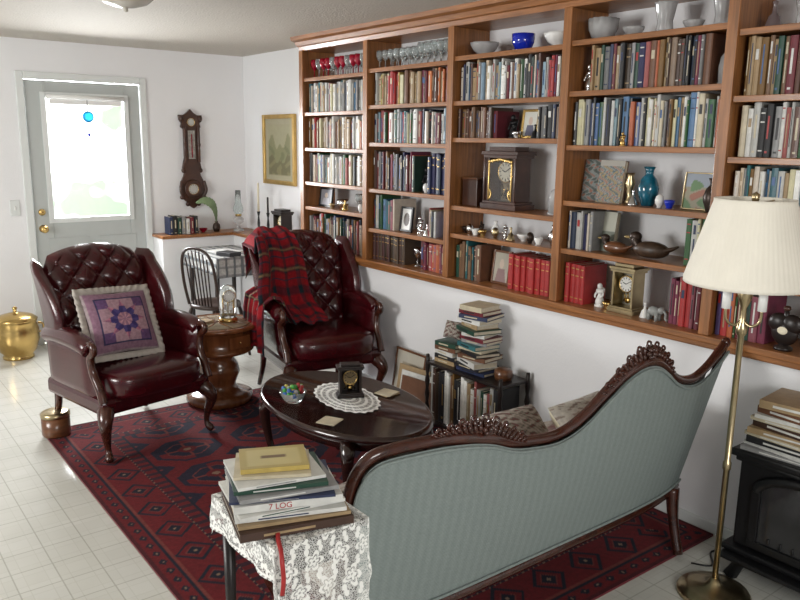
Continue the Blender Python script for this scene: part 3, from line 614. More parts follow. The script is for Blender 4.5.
def pillow(name,loc,rot,w,h,th,col,mt,label,ruffle=False):
    r=root(name,label,'cushion',loc,rot)
    def e(u,v): return (max(0,1-abs(u*2-1)**2.6)**.55)*(max(0,1-abs(v*2-1)**2.6)**.55)
    def xy(u,v):
        s,t=u*2-1,v*2-1;return (s*w/2*(1-.06*(1-abs(t))*abs(s)),t*h/2*(1-.06*(1-abs(s))*abs(t)))
    def f(u,v): x,z=xy(u,v);return (x,-th/2*e(u,v),z)
    def b(u,v): x,z=xy(u,v);return (x,th/2*e(u,v),z)
    m=M();m.grid(f,90,90,mt,col=col);m.grid(b,20,20,CREAM,flip=True);m.build('cushion_body',r)
    if ruffle:
        m=M();n=200;V=[];Fc=[]
        for i in range(n):
            a=2*pi*i/n;c,s_=cos(a),sin(a);k=max(abs(c),abs(s_));px,pz=c/k,s_/k
            wv=.006*sin(i*1.4)
            V+= [(px*w/2*.97,0,pz*h/2*.97),(px*(w/2+.015),wv*.6,pz*(h/2+.015)),(px*(w/2+.03),wv,pz*(h/2+.03))]
        for i in range(n):
            j=(i+1)%n
            for q in(0,1): Fc.append((3*i+q,3*j+q,3*j+q+1,3*i+q+1))
        m.add(V,Fc,mat('ruffle_cream',(.46,.42,.38),.9),True);m.build('ruffle',r,solid=.003)
    return r
pillow('quilted_cushion',(1.265,4.13,.665),(-.50,.06,.2),.38,.35,.12,quilt,VC,'square quilted star cushion in mauve and navy with pale ruffled edge',True)
def plaid(u,v):
    c=[.26,.006,.012];a=(u*5)%1;b=(v*9)%1
    A=a<.30;B=b<.30
    if A and B: c=[.008,.020,.028]
    elif A or B: c=[.11,.010,.018]
    if abs(a-.66)<.025 or abs(b-.66)<.025: c=[.012,.025,.045]
    if abs(a-.16)<.015 or abs(b-.16)<.015: c=[.18,.12,.06]
    return c
def ip(K,t):
    x=t*(len(K)-1);i=min(int(x),len(K)-2);f=x-i;f=f*f*(3-2*f)*.5+f*.5;return [a+(b-a)*f for a,b in zip(K[i],K[i+1])]
KP=[(.435,.80,-.34,-.08),(.425,.98,-.36,-.08),(.37,1.065,-.37,-.07),(.285,1.03,-.375,-.05),(.215,.90,-.395,-.03),(.155,.75,-.41,-.0),(.11,.60,-.41,.03),(.05,.53,-.31,.05),(-.04,.505,-.29,.06)]
def bl(u,v):
    y,z,xa,xb=ip(KP,v);x=xa+(xb-xa)*u
    k=max(0,(-.25-x)/.1);k=min(k,1)
    if .28<v<.80: y-=.20*k*k*(3-2*k)*(1 if v<.7 else (.8-v)/.1)
    if v<.35: z-=.10*k*k
    y-=.016*(1+sin(u*24+v*4+2*sin(v*7)))*(.3+v);z+=.008*sin(u*17)+.03*sin(u*5+1)*(v>.9)*(v-.9)*5
    return (x+.012*sin(v*16),y,z)
def ba(u,v):
    K=[(-.20,.52),(-.245,.61),(-.28,.68),(-.33,.69),(-.39,.66),(-.41,.58),(-.42,.47),(-.425,.33)]
    x,z=ip(K,v);y=-.18+.38*u+.03*sin(v*4);return (x-.010*(1+sin(u*26+v*3)),y,z+.008*sin(u*20)+(.05*sin(u*4) if v>.95 else 0))
m=M();m.grid(bl,80,110,VC,col=plaid);m.grid(ba,50,60,VC,col=lambda u,v:plaid(u*.9,v*.6))
m.build('plaid_throw',loc=(A2[0],A2[1],.012),rot=-.16,solid=.008,label='dark red and navy plaid throw draped over the armchair back',cat='blanket')
# ---------------------------------------------------------------- drum side table
r=root('drum_table','round cherry pedestal table with inlaid glass top','side table',(1.945,4.40,.012),scale=1.0)
M().lathe([(0,.33),(.205,.33),(.22,.34),(.22,.355),(.21,.36),(.215,.47),(.24,.48),(.257,.49),(.255,.505),(.235,.512),(.23,.508),(0,.508)],CHERRY,seg=40).build('top',r)
m=M();m.lathe([(0,.5085),(.20,.5085),(.20,.510),(0,.510)],mat('table_inlay_glass',(.34,.30,.22),.05,var=.3),seg=40)
for k in range(4): m.box(-.20,.20,-.006,.006,.510,.512,CHERRY,T=RT(rz=k*pi/4))
m.build('inlay',r,label='glass inlay panel')
for k in range(3):
    a=k*1.2-1.0;m=M();m.box(-.075,.075,-.227,-.217,.38,.455,CHERRY,T=RT(rz=a));m.ell((0,-.231,.418),(.009,.009,.009),BRASS,T=RT(rz=a));m.build('drawer',r,bevel=.004,label='small curved drawer front')
M().lathe([(0,.0),(.20,0),(.21,.02),(.205,.05),(.17,.065),(.12,.08),(.10,.11),(.115,.15),(.13,.19),(.12,.24),(.095,.28),(.11,.31),(.18,.33),(0,.33)],CHERRY,seg=36).build('pedestal',r)
def dome(loc,s,label):
    r=root('anniversary_clock',label,'clock',loc,scale=s)
    m=M();m.lathe([(0,0),(.055,0),(.055,.012),(.045,.025),(0,.025)],BRASS)
    m.tube([(-.025,0,.025),(-.025,0,.15)],.004,BRASS,6);m.tube([(.025,0,.025),(.025,0,.15)],.004,BRASS,6)
    for k in range(4): m.ell((.022*cos(k*pi/2),.022*sin(k*pi/2),.045),(.01,.01,.01),BRASS,seg=8,rings=6)
    m.tube([(0,0,.045),(0,0,.12)],.002,BRASS,6);m.build('movement',r)
    m=M();dial(m,(0,-.012,.145),.03,WHITE);m.build('dial',r)
    M().lathe([(.048,.025),(.048,.15),(.042,.185),(.025,.205),(0,.212)],GLASS).build('glass_dome',r)
dome((2.01,4.38,.525),1.1,'brass anniversary clock under a glass dome')
m=M();m.box(-.05,.05,-.04,.04,0,.012,COV['tan']);m.build('notepad',loc=(1.86,4.42,.525),rot=.4,label='small tan notepad on the round table',cat='notepad')
# ---------------------------------------------------------------- coffee table
CT=(1.90,2.90,.012)
r=root('coffee_table','low oval dark mahogany coffee table with cabriole legs','coffee table',CT)
TD=Matrix.Diagonal((.335,.545,1,1))
M().lathe([(0,.395),(.93,.395),(.97,.402),(1.0,.412),(1.0,.42),(.975,.432),(.955,.432),(.945,.427),(0,.427)],MAHD,seg=64,T=TD).build('top',r)
m=M();m.lathe([(.80,.34),(.83,.34),(.83,.395),(.80,.395),(.80,.34)],MAHD,seg=64,T=TD);m.build('apron',r)
for sx in(-1,1):
    for sy_ in(-1,1):
        m=M();m.tube(spl([(sx*.185,sy_*.32,.38),(sx*.22,sy_*.37,.32),(sx*.21,sy_*.355,.18),(sx*.195,sy_*.335,.07),(sx*.22,sy_*.375,.012)],6),[.035,.036,.036,.035,.034,.032,.03,.028,.026,.024,.022,.02,.019,.018,.017,.016,.016,.016,.017,.019,.021,.022,.021,.018,.01],MAHD,10);m.build('leg',r)
def roses(s,t,p=.072):
    row=round(t/p);o=.5*p if row%2 else 0;cx=round((s-o)/p)*p+o;cy=row*p
    dx,dy=s-cx,t-cy;d=math.hypot(dx,dy);a=math.atan2(dy,dx)+cx*13
    if d<.007: return 1 if d>.003 else .1
    Rp=.029*(.50+.50*abs(cos(2.5*a)))
    if d<Rp and not(abs(d-.58*Rp)<.0018): return 1
    # leaves between flowers
    ex=abs(dx)-.5*p*.55;ey=abs(dy)-.5*p*.85
    if ex*ex*2.2+ey*ey<.0001: return 1
    return 0
def lacecol(W,H,hem=.010):
    def f(u,v):
        s=(u-.5)*W;t=(v-.5)*H;k=roses(s,t)
        e=min(u*W,(1-u)*W,v*H,(1-v)*H)
        if e<hem: k=1 if (e>.004 or sin((s+t)*400)>0) else 0
        return (k,s+2,t+2)
    return f
m=M()
def doily(u,v):
    a=u*2*pi;q=v*(1+.03*cos(a*22)*(v>.9));return (q*.135*cos(a),q*.235*sin(a),.0)
m.grid(doily,132,30,LACE,col=lambda u,v:((1 if (v>.9 or sin(v*34)>.2 or (abs(sin(u*pi*22))<.25 and v>.3)) else 0),u*1.5+2,v*.3+2),smooth=False)
m.build('lace_doily',loc=(1.94,2.93,.4425),rot=-.15,label='oval white lace doily on the coffee table',cat='doily')
clock((1.96,2.93,.4435),.13,.165,.07,BLACKW,'small black desk clock standing on the doily',rot=-.45,dr=.25,face=ABRASS)
r=root('glass_bowl','small bowl of multicoloured glass beads','bowl',(1.70,3.02,.4425))
M().lathe([(0,0),(.035,0),(.045,.012),(.062,.045),(.064,.05),(.058,.05),(.042,.018),(0,.01)],GLASS).build('bowl_body',r)
m=M();cs=[mat('bead_'+n,c,.15,var=.1) for n,c in dict(green=(.06,.3,.06),blue=(.04,.12,.4),yellow=(.45,.4,.08),red=(.3,.03,.03),white=(.4,.4,.4),lime=(.15,.35,.06)).items()]
for i in range(56):
    a=R.uniform(0,6.28);q=R.uniform(0,.048);m.ell((q*cos(a),q*sin(a),.028+R.uniform(0,.045)),(.011,)*3,cs[i%6],seg=8,rings=6)
m.build('beads',r,label='coloured glass beads').__setitem__('kind','stuff')
for i,(x,y,z,c,rt) in enumerate(((1.70,2.70,.4425,'cream',.5),(2.13,2.86,.4425,'tan',.1),(2.125,2.855,.4475,'cream',.35))):
    m=M();m.box(-.045,.045,-.045,.045,0,.0045,COV[c]);m.build('coaster',loc=(x,y,z),rot=rt,bevel=.001,label='flat square %s coaster on the coffee table'%c,cat='coaster',group='coasters on the coffee table')
# ---------------------------------------------------------------- rug
RX0,RX1,RY0,RY1=.90,2.93,1.57,4.47
def rugc(u,v):
    x=RX0+u*(RX1-RX0);y=RY0+v*(RY1-RY0);W=RX1-RX0;H=RY1-RY0
    dx=min(x-RX0,RX1-x);dy=min(y-RY0,RY1-y);d=min(dx,dy);al=y if dx<dy else x
    red=(.115,.006,.009);dk=(.008,.008,.018);crm=(.20,.13,.09);rose=(.15,.03,.025)
    if d<.02: return (.06,.006,.010)
    if d<.075:
        a=(al/.075)%1;b=(d-.02)/.055;k=abs(a-.5)+abs(b-.5)
        return crm if k<.10 else (dk if k<.34 else red)
    if d<.09: return dk
    if d<.10: return rose
    if d<.27:
        a=(al/.22)%1;b=(d-.10)/.17;k2=abs(a-.5)*1.3+abs(b-.5)
        if k2<.06: return crm
        if k2<.22: return dk
        if k2<.26: return rose
        if k2<.40: return red
        if k2<.52: return dk
        return red
    if d<.28: return crm if (al/.03)%1<.3 else dk
    if d<.33: return (.03,.008,.016) if (al/.06)%1<.5 else red
    if d<.345: return dk
    px,py=.45,.37
    X=(x-RX0-W/2)/px;Y=(y-RY0-H/2)/py;i=math.floor(X+.5);j=math.floor(Y+.5);a=(X-i);b=(Y-j)
    aa,bb=abs(a),abs(b);k=max(aa*1.1,bb*1.1,(aa+bb)*.80)
    nv=(.012,.010,.026)
    if k<.05: return crm
    if k<.12: return red
    if k<.26:
        if min(aa,bb)<.02: return rose
        return nv
    if k<.28: return rose
    if k<.38: return red if a*b>0 else nv
    if k<.44: return nv
    q=(.5-aa)+(.5-bb)
    if q<.05: return rose
    if q<.20: return nv
    return red
m=M();m.grid(lambda u,v:(RX0+u*(RX1-RX0),RY0+v*(RY1-RY0),.010),290,410,VC,col=rugc,smooth=False)
m.box(RX0,RX1,RY0,RY1,.0005,.0095,COV['maroon'])
m.build('rug',label='dark red oriental rug with navy geometric medallions and striped border',cat='rug')
# ---------------------------------------------------------------- sofa
SO=(1.9,1.8,0)
TP=[(1.045,.70),(1.055,.77),(1.085,.82),(1.14,.84),(1.28,.84),(1.40,.825),(1.50,.80),(1.60,.76),(1.70,.74),(1.80,.73),(1.88,.745),(1.95,.78),(2.03,.84),(2.11,.895),(2.19,.92),(2.27,.91),(2.35,.87),(2.43,.82),(2.51,.79),(2.60,.78),(2.68,.80),(2.76,.835),(2.84,.87)]
TS=[(p.x,p.y) for p in spl([(x,z,0) for x,z in TP],4)]
def ztop(x):
    if x<=TS[0][0]: return TS[0][1]
    for a,b in zip(TS,TS[1:]):
        if a[0]<=x<=b[0]: return a[1]+(b[1]-a[1])*(x-a[0])/(b[0]-a[0]+1e-9)
    return TS[-1][1]
def sy(x,z):
    q=(x-1.92)/.89;return 1.66-.21*z+.05*abs(q)**5
r=root('victorian_sofa','victorian camelback sofa with carved mahogany frame and blue-grey back','sofa',SO)
def shear(x,z): return x-max(0,x-1.9)*.10*(1-z/.9)-min(0,x-1.9)*.03*(1-z/.9)
XA,XW=1.05,1.785
def bout(u,v):
    x=XA+u*XW;zt=ztop(x)-.012;z=.27+v*(zt-.27);return (shear(x,z),sy(x,z)-.012*sin(pi*v)*sin(pi*u)**.5,z)
def binn(u,v):
    x=XA+u*XW;zt=ztop(x)-.012;z=.27+v*(zt-.27);return (shear(x,z),sy(x,z)+.05+.05*sin(pi*v)*(1-(2*u-1)**6),z)
FLOR=[(.26,.22,.19),(.17,.07,.07),(.10,.11,.08),(.38,.34,.30)]
def floral(u,v,k=9):
    q=sin(u*k*2.3+3*sin(v*k*1.7))+sin(v*k*3.1+2*sin(u*k*1.3+1))+.6*sin(u*k*7+v*k*5)
    return FLOR[1] if q>1.2 else FLOR[2] if q>.75 else FLOR[3] if q<-.4 else FLOR[0]
m=M();m.grid(bout,110,24,TEALF);m.build('outer_back',r,world=True,label='blue-grey woven fabric back panel')
m=M();m.grid(binn,110,24,VC,col=lambda u,v:floral(u*4,v),flip=True);m.build('inner_back',r,world=True,label='floral upholstered backrest')
pts=[(shear(1.045,z),sy(1.045,z)+.02,z) for z in(.30,.38,.45,.55,.63)]+[(shear(x,z),sy(x,z)+.022,z+.004) for x,z in TS]
rad=[.017+.008*(math.exp(-((p[0]-1.47)/.12)**2)+math.exp(-((p[0]-2.2)/.13)**2)) for p in pts]
m=M();m.tube(pts,rad,MAH,12)
pe=[(shear(2.84,z),sy(2.84,z)+.02,z) for z in(.30,.45,.6,.75,.87)];m.tube(pe,.015,MAH,10)
m.ell((shear(2.845,.88),sy(2.845,.88)+.02,.878),(.020,.018,.022),MAH)
m.build('crest_rail',r,world=True,label='curving mahogany crest rail')
def carving(cx,span,n0):
    m=M()
    for k in range(n0):
        t=k/(n0-1)*2-1;x=cx+t*span;z=ztop(x)+.018+.018*(1-t*t);y=sy(x,z)+.018
        s=.55+.6*(1-abs(t));an=t*1.1
        T=RT(shear(x,z),y,z,ry=an)
        m.ell((0,0,0),(.009*s,.012,.026*s),MAH,T=T,seg=8,rings=6)
        m.ell((.012*s,-.010,-.004),(.008*s,.008,.010*s),MAH,T=T,seg=8,rings=6)
        if k%2: m.tube(spl([(-.012*s,0,.01),(-.004,0,.034*s),(.012*s,0,.03*s),(.010*s,0,.018*s)],4),.004,MAH,6,T=T)
    z=ztop(cx)+.038;y=sy(cx,z)+.01
    for k in range(6): m.ell((shear(cx,z)+.015*cos(k*pi/3),y-.008,z+.014*sin(k*pi/3)),(.010,.010,.009),MAH,seg=8,rings=6)
    m.ell((shear(cx,z),y-.016,z),(.009,.009,.009),MAH,seg=8,rings=6)
    return m
carving(1.47,.18,19).build('carved_crest',r,world=True,label='carved flower crest');carving(2.20,.19,19).build('carved_crest',r,world=True,label='carved flower crest')
m=M();m.tube([(shear(1.045+i/30*1.79,.25),sy(1.045+i/30*1.79,.25)+.014,.245) for i in range(31)],.022,MAH,8)
m.build('back_rail',r,world=True,label='mahogany lower back rail')
m=M();m.tube([(shear(XA+i/80*XW,.275),sy(XA+i/80*XW,.275)-.006,.275) for i in range(81)],.005,TEALF,6)
m.tube([(shear(x,z-.022),sy(x,z-.022)-.006,z-.022) for x,z in TS],.005,TEALF,6);m.build('piping',r,world=True,label='blue-grey piping')
m=M();m.box(1.12,2.70,1.67,2.14,.23,.33,MAH);m.build('seat_frame',r,world=True,bevel=.02)
m=M();m.ell((1.91,1.92,.385),(.78,.24,.085),VC,seg=60,rings=16,pw=.4)
for i in range(len(m.v)):p=m.v[i];m.c[i]=floral(p.x*3,p.y*3+p.z*2)
m.build('seat',r,world=True,label='floral upholstered seat')
for s,xx in((-1,1.12),(1,2.70)):
    m=M();m.tube(spl([(xx,1.62,.56),(xx,1.80,.57),(xx,1.95,.54),(xx,2.05,.48)]),[.045]*19,VC,12)
    m.box(xx-.03,xx+.03,1.64,2.02,.33,.53,VC)
    for i in range(len(m.v)):p=m.v[i];m.c[i]=floral(p.y*3,p.z*3)
    m.build('armrest',r,world=True,label='padded floral armrest')
    m=M();m.tube(spl([(xx,2.06,.50),(xx,2.11,.46),(xx,2.09,.38),(xx,2.10,.30)]),.02,MAH);m.build('arm_post',r,world=True)
    m=M();m.tube(spl([(xx,2.08,.26),(xx+s*.02,2.13,.2),(xx,2.10,.1),(xx+s*.03,2.15,.014)],5),[.035,.035,.034,.032,.03,.027,.025,.022,.02,.018,.017,.016,.017,.018,.02,.018],MAH);m.build('leg',r,world=True)
    xl=xx if s<0 else 2.68
    m=M();m.tube(spl([(xl,1.63,.27),(xl-.01,1.61,.15),(xl-.03,1.56,.014)],5),[.028,.027,.026,.024,.023,.021,.02,.02,.019,.019,.019],MAH);m.build('leg',r,world=True)
pillow('floral_pillow',(2.40,1.87,.555),(-.75,.02,.1),.36,.19,.15,lambda u,v:(.48,.45,.40) if floral(u,v,11) in(FLOR[0],FLOR[3]) else (.27,.22,.19),VC,'pale floral pillow leaning against the sofa back')
pillow('floral_pillow',(2.10,1.97,.54),(-.85,-.02,-.1),.28,.19,.14,lambda u,v:floral(u,v,13),VC,'muted floral pillow lying on the sofa seat')
# ---------------------------------------------------------------- lace table with books
LT=(.878,1.595,0);LZ=.735
r=root('end_table','small dark wooden end table beneath a lace cloth','end table',LT)
M().box(-.125,.125,-.165,.165,LZ-.02,LZ,BLACKW).build('top',r,bevel=.004)
m=M();m.box(-.11,.11,-.15,.15,LZ-.09,LZ-.02,BLACKW);m.build('apron',r,bevel=.003)
for x in(-.10,.10):
    for y in(-.14,.14): M().tube([(x,y,LZ-.09),(x,y,.4),(x,y,0)],[.018,.014,.011],BLACKW,8).build('leg',r)
dl,dr,df,db=.09,.03,.26,.08
W_,H_=.256+dl+dr,.336+df+db
M().grid(clothf(.128,.168,LZ+.003,dl,dr,df,db,wav=.014),190,330,LACE,col=lacecol(W_,H_)).build('lace_cloth',loc=LT,label='white rose-patterned lace cloth draped over the end table',cat='tablecloth')
def flatbook(loc,w,d,h,cov,label,rot=0,lab=None,group=None,top=None,cat='book'):
    r=root('book',label,cat,loc,rot,group)
    m=M();m.box(-w/2,w/2,-d/2,d/2,0,.003,cov);m.box(-w/2,w/2,-d/2,d/2,h-.003,h,cov);m.box(-w/2,w/2,-d/2,-d/2+.003,.003,h-.003,cov)
    if lab: m.box(-w*.3,w*.15,-d/2-.0006,-d/2,h*.35,h*.65,lab)
    m.build('cover',r)
    M().box(-w/2+.004,w/2-.004,-d/2+.003,d/2-.004,.003,h-.003,PAGE).build('page_block',r)
    if top: M().grid(lambda u,v:(-w/2+u*w,-d/2+v*d,h+.0004),24,30,VCP,col=top,smooth=False).build('front_cover_print',r)
    return r
z=LZ+.006
for i,(w,d,h,c,rt,lb,dx,dy) in enumerate([(.275,.25,.020,'darkbrown',-.02,'tan',-.005,-.015),(.27,.235,.008,'tan',-.07,'tan',.0,-.01),(.265,.225,.010,'white',-.12,'navy',0,-.005),(.26,.22,.008,'white',.04,'darkgreen',-.01,.0),(.26,.215,.018,'white',-.10,None,-.005,.0),(.25,.21,.006,'navy',-.20,'grey',-.01,.0),(.24,.205,.010,'grey',-.02,'white',-.01,.0),(.225,.19,.010,'darkgreen',-.12,'white',-.015,.01),(.215,.18,.008,'white',.0,'grey',-.02,.015),(.185,.15,.008,'cream',-.25,None,-.02,.02),(.165,.13,.012,'yellow',-.18,None,-.015,.025)]):
    tp=None
    if i==10: tp=lambda u,v:(.42,.33,.12) if not(.1<u<.9 and .12<v<.88) else ((.16,.10,.05) if .3<u<.7 and .45<v<.6 else (.50,.42,.19))
    rb=flatbook((.865+dx,1.59+dy,z),w,d,h,COV[c],'%s book lying in the stack on the lace table'%c,rt-.24,COV[lb] if lb else None,'books stacked on the end table',tp)
    if i==0:
        m=M();m.tube(spl([(-.05,-.124,.010),(-.055,-.15,.006),(-.058,-.185,.0),(-.06,-.205,-.02),(-.058,-.208,-.06),(-.062,-.208,-.10)],4),.006,COV['red'],6,fl=.3);m.build('bookmark_ribbon',rb,label='red ribbon bookmark')
    if i==4:
        cu=bpy.data.curves.new('title_lettering','FONT');cu.body='7 LOG';cu.size=.020;cu.extrude=.0004;cu.materials.append(COV['red'])
        to=bpy.data.objects.new('tmp',cu);C.objects.link(to);bpy.context.view_layer.update()
        me=bpy.data.meshes.new_from_object(to.evaluated_get(bpy.context.evaluated_depsgraph_get()));me.name='title_lettering'
        bpy.data.objects.remove(to);to=bpy.data.objects.new('title_lettering',me);C.objects.link(to)
        to.parent=rb;to.location=(-.05,-.1081,.0025);to.rotation_euler=(pi/2,0,0);to['label']='red title lettering'
    z+=h+.0012
# ---------------------------------------------------------------- book stand near wall
r=root('book_stand','low dark wooden stand with turned corner posts packed with books','bookshelf',(2.83,2.97,.012))
BX0,BX1,BY0,BY1=2.715,2.94,2.68,3.27
for x in(BX0,BX1-.02):
    for y in(BY0,BY1):
        m=M();m.tube([(x+.01,y,.012+q) for q in(.0,.05,.08,.12,.16,.2,.24,.28,.32,.36,.40,.44)],[.012,.014,.009,.015,.009,.015,.009,.015,.009,.015,.012,.010],BLACKW,8)
        m.build('post',r,world=True)
M().box(BX0,BX1,BY0,BY1,.05,.07,BLACKW).build('shelf',r,world=True,bevel=.003);M().box(BX0,BX1,BY0,BY1,.395,.412,BLACKW).build('top',r,world=True,bevel=.003)
y=BY1-.018;p=PAL['light']+PAL['dark']
while True:
    w=R.uniform(.012,.03)
    if y-w<BY0+.018: break
    y-=w+.0008;cn=R.choice(p);mm=M();book(mm,w,R.uniform(.26,.315),.17,R.choice(COVV[cn]),R.choice([None,COV['white'],COV['cream'],GOLD]),None,R.randrange(5))
    mm.build('book',loc=(BX0+.022,y,.071),label='%s book standing in the low wooden stand'%cn,cat='book',group='books in the low stand')
z=.4135
cols='navy black white brown black cream teal grey maroon white darkgreen tan white navy maroon cream'.split()
for i,c in enumerate(cols):
    w=R.uniform(.19,.25)-.005*i;d=R.uniform(.14,.18);h=R.uniform(.016,.032)
    flatbook((2.83+R.uniform(-.012,.012),2.95+R.uniform(-.015,.015),z),w,d,h,COV[c],'%s book in a tall horizontal stack on the stand'%c,F+R.uniform(-.3,.3),COV['cream'] if i%2 else COV['black'],'books stacked on the low stand');z+=h+.001
z=.4135
for i,c in enumerate(['tan','black','white','brown','darkgreen']):
    flatbook((2.83,3.165,z),.16,.15,.024,COV[c],'%s book in a short stack on the stand'%c,F+R.uniform(-.1,.1),COV['cream'],'books stacked on the low stand');z+=.025
m=M();m.lathe([(0,0),(.045,0),(.05,.02),(.048,.05),(.03,.06),(0,.062)],WAL);m.build('round_tin',loc=(2.83,2.765,.4135),label='brown round lidded tin on the stand',cat='tin')
pillow('small_cushion',(2.83,3.17,.60),(-.4,0,-1.3),.12,.10,.07,lambda u,v:floral(u,v,8),VC,'small floral pincushion on the stacked books')
frame('framed_picture',(2.87,3.66,.012),.30,.34,WAL,lambda u,v:(.35,.30,.22) if .2<u<.8 and .2<v<.8 else (.5,.47,.4),'brown framed picture leaning against the wall',tilt=.15)
for k,(c,yy,xx_) in enumerate((('tan',3.52,2.79),('white',3.46,2.765),('brown',3.42,2.74))):
    m=M();m.box(-.13,.13,-.004,.004,0,.28-.02*k,COV[c]);o=m.build('record_sleeve',loc=(xx_,yy,.012),label='%s record sleeve leaning by the wall'%c,cat='record sleeve',group='record sleeves leaning by the wall');o.rotation_euler=(-.18,0,F+.12)
m=M();m.lathe([(0,0),(.07,0),(.085,.05),(.09,.12),(.085,.12),(.07,.02),(0,.01)],BLACK);m.build('basket',loc=(2.60,3.40,.012),label='small dark round basket on the rug',cat='basket')
# ---------------------------------------------------------------- brass pot and wooden canister
r=root('brass_bucket','round brass lidded bucket on the tiled floor','bucket',(1.13,6.2,0))
M().lathe([(0,0),(.11,0),(.11,.015),(.10,.03),(.13,.06),(.155,.14),(.155,.22),(.14,.27),(.15,.29),(.145,.295)],BRASS,seg=32).build('bucket_body',r)
M().lathe([(.15,.29),(.152,.30),(.12,.325),(.05,.345),(.015,.35),(.012,.37),(.02,.385),(0,.395)],BRASS,seg=32).build('lid',r)
for s in(-1,1): M().tube(spl([(s*.152,0,.25),(s*.185,0,.24),(s*.185,0,.19),(s*.155,0,.18)]),.007,BRASS).build('handle',r)
r=root('wooden_canister','small round wooden canister with metal lid beside the armchair','canister',(.955,4.38,.0105))
M().lathe([(0,0),(.070,0),(.075,.01),(.075,.11),(0,.11)],WAL,seg=28).build('canister_body',r);M().lathe([(0,.11),(.078,.11),(.078,.13),(.065,.138),(0,.138)],ABRASS,seg=28).build('lid',r)
# ---------------------------------------------------------------- floor lamp
r=root('floor_lamp','brass floor lamp with a cream pleated shade','floor lamp',(2.525,1.33,0))
M().lathe([(0,0),(.13,0),(.132,.012),(.125,.022),(.09,.03),(.04,.038),(.022,.055),(.014,.07),(0,.07)],ABRASS,seg=40).build('base',r)
M().lathe([(0,.06),(.011,.06),(.011,.5),(.015,.505),(.015,.53),(.011,.535),(.011,1.0),(.018,1.01),(.020,1.03),(.011,1.05),(.010,1.10),(.022,1.13),(.028,1.16),(.016,1.18),(.012,1.45),(0,1.45)],ABRASS,seg=16).build('pole',r)
for a in(0.5,2.59,4.69):
    m=M();m.tube(spl([(0,0,1.06),(.03*cos(a),.03*sin(a),1.04),(.06*cos(a),.06*sin(a),1.06),(.065*cos(a),.065*sin(a),1.10)]),.005,ABRASS,8);m.tube([(.065*cos(a),.065*sin(a),1.10),(.065*cos(a),.065*sin(a),1.17)],.015,WHITE,10);m.build('candle_arm',r,label='curved brass arm with white candle sleeve')
M().lathe([(.203,1.185),(.206,1.185),(.206,1.20),(.130,1.465),(.130,1.475),(.126,1.475),(.126,1.465),(.202,1.20),(.203,1.185)],SHADE,seg=288,rip=.0028,rn=72).build('lamp_shade',r,label='cream pleated fabric shade')
m=M();m.lathe([(0,1.45),(.008,1.45),(.012,1.475),(.014,1.49),(.006,1.495),(0,1.50)],ABRASS)
for a in(0,2.09,4.19): m.tube([(0,0,1.455),(.126*cos(a),.126*sin(a),1.465)],.003,ABRASS,6)
m.build('finial',r)
# ---------------------------------------------------------------- stove
r=root('electric_stove','small black cast iron style electric stove against the wall','stove',(2.80,1.09,0))
x0,x1,y0,y1=2.70,2.93,.82,1.37
m=M();m.box(x0,x1,y0,y1,.14,.50,BLACK);m.box(x0-.03,x1+.005,y0-.03,y1+.03,.50,.53,BLACK);m.box(x0-.015,x1,y0-.015,y1+.015,.48,.50,BLACK)
m.box(x0-.03,x1,y0-.03,y1+.03,.115,.14,BLACK);m.box(x0-.07,x0+.02,y0-.02,y1+.02,.095,.115,BLACK);m.build('stove_body',r,world=True,bevel=.008)
for x in(x0+.02,x1-.03):
    for yy in(y0+.03,y1-.03):
        m=M();m.tube([(x,yy,.12),(x-.0,yy,.06),(x-.02,yy+(.025 if yy>1 else -.025),.0)],[.035,.022,.028],BLACK,8);m.build('leg',r,world=True)
m=M();a0,a1=y0+.06,y1-.06;ym=(a0+a1)/2;hw=(a1-a0)/2
m.box(x0-.014,x0,a0,a1,.155,.185,BLACK);m.box(x0-.014,x0,a0,a0+.035,.185,.40,BLACK);m.box(x0-.014,x0,a1-.035,a1,.185,.40,BLACK)
m.tube([(x0-.008,ym+(hw-.018)*cos(pi*k/20),.385+.08*sin(pi*k/20)) for k in range(21)],.020,BLACK,8)
for k in range(1,8): m.tube([(x0-.006,a0+.035+(a1-a0-.07)*k/8,.19),(x0-.006,a0+.035+(a1-a0-.07)*k/8,.215)],.005,BLACK,6)
m.build('stove_door',r,world=True,bevel=.003,label='arched cast stove door frame')
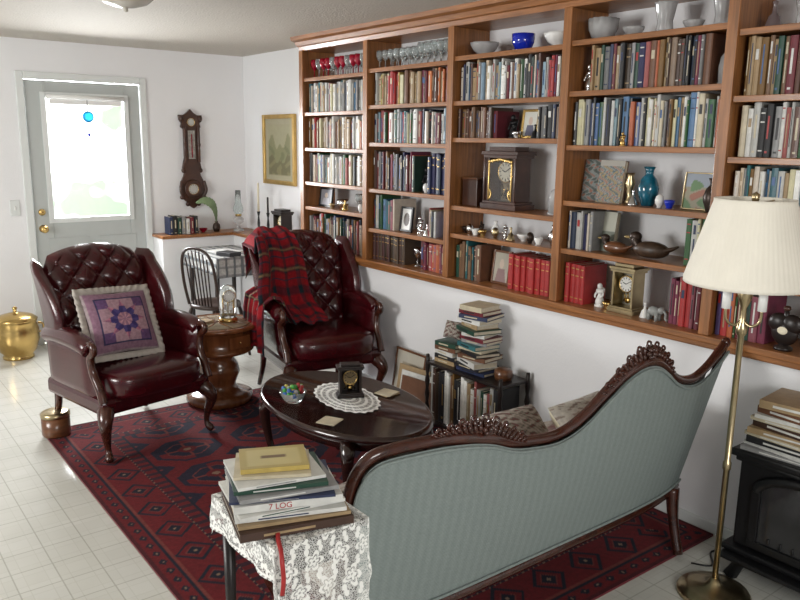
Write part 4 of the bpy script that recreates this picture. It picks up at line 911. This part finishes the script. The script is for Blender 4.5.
m=M();m.box(x0-.003,x0-.0005,a0+.03,a1-.03,.18,.44,BGLASS);m.build('stove_glass',r,world=True,label='dark glass stove window')
z=.531
for i,(c,h) in enumerate([('grey',.016),('white',.014),('black',.024),('cream',.014),('tan',.022),('darkbrown',.026),('cream',.014),('white',.014),('brown',.026),('tan',.030)]):
    flatbook((2.80,1.20+R.uniform(-.01,.01),z),.35-.012*i,.21,h,COV[c],'%s book in the stack on top of the stove'%c,F+R.uniform(-.12,.12),COV['white'],'books stacked on the stove');z+=h+.001
m=M();m.tube(spl([(2.88,1.44,.005),(2.80,1.50,.005),(2.70,1.44,.005),(2.65,1.50,.005)]),.004,BLACK,6);m.build('power_cord',label='black power cord lying on the floor',cat='cord')
# ---------------------------------------------------------------- camera
cd=bpy.data.cameras.new('camera');co=bpy.data.objects.new('camera',cd);C.objects.link(co)
cd.sensor_width=36;cd.lens=34.5;cd.clip_start=.05
Xc=Vector((.7941,.1129,-.5972)).normalized();Yc=Vector((-.6072,.17,-.7762));Yc=(Yc-Xc*Yc.dot(Xc)).normalized();Zc=Xc.cross(Yc)
M3=Matrix((Xc,Yc,Zc));co.matrix_world=Matrix.Translation((0,0,1.65))@M3.to_4x4()
bpy.context.scene.camera=co
# ---------------------------------------------------------------- light
def area(loc,target,sx,sy_,pw,col):
    l=bpy.data.lights.new('window_light','AREA');l.shape='RECTANGLE';l.size=sx;l.size_y=sy_;l.energy=pw;l.color=col
    o=bpy.data.objects.new('window_light',l);C.objects.link(o);o.location=loc
    o.rotation_euler=(Vector(target)-Vector(loc)).to_track_quat('-Z','Y').to_euler();return o
area((1.83,6.95,1.7),(1.2,3.5,0),1.2,1.3,320,(.97,.98,1))
area((-2.5,3.6,1.7),(3,3.2,.8),1.5,1.1,125,(1,.985,.955))
area((.1,-2.1,1.9),(2.2,4,1.0),1.5,1.0,75,(1,.985,.955))
w=bpy.data.worlds.new('sky');bpy.context.scene.world=w;w.use_nodes=True
bg=w.node_tree.nodes['Background'];bg.inputs[0].default_value=(.93,.96,1,1);bg.inputs[1].default_value=.40
bpy.context.scene.view_settings.view_transform='Standard'
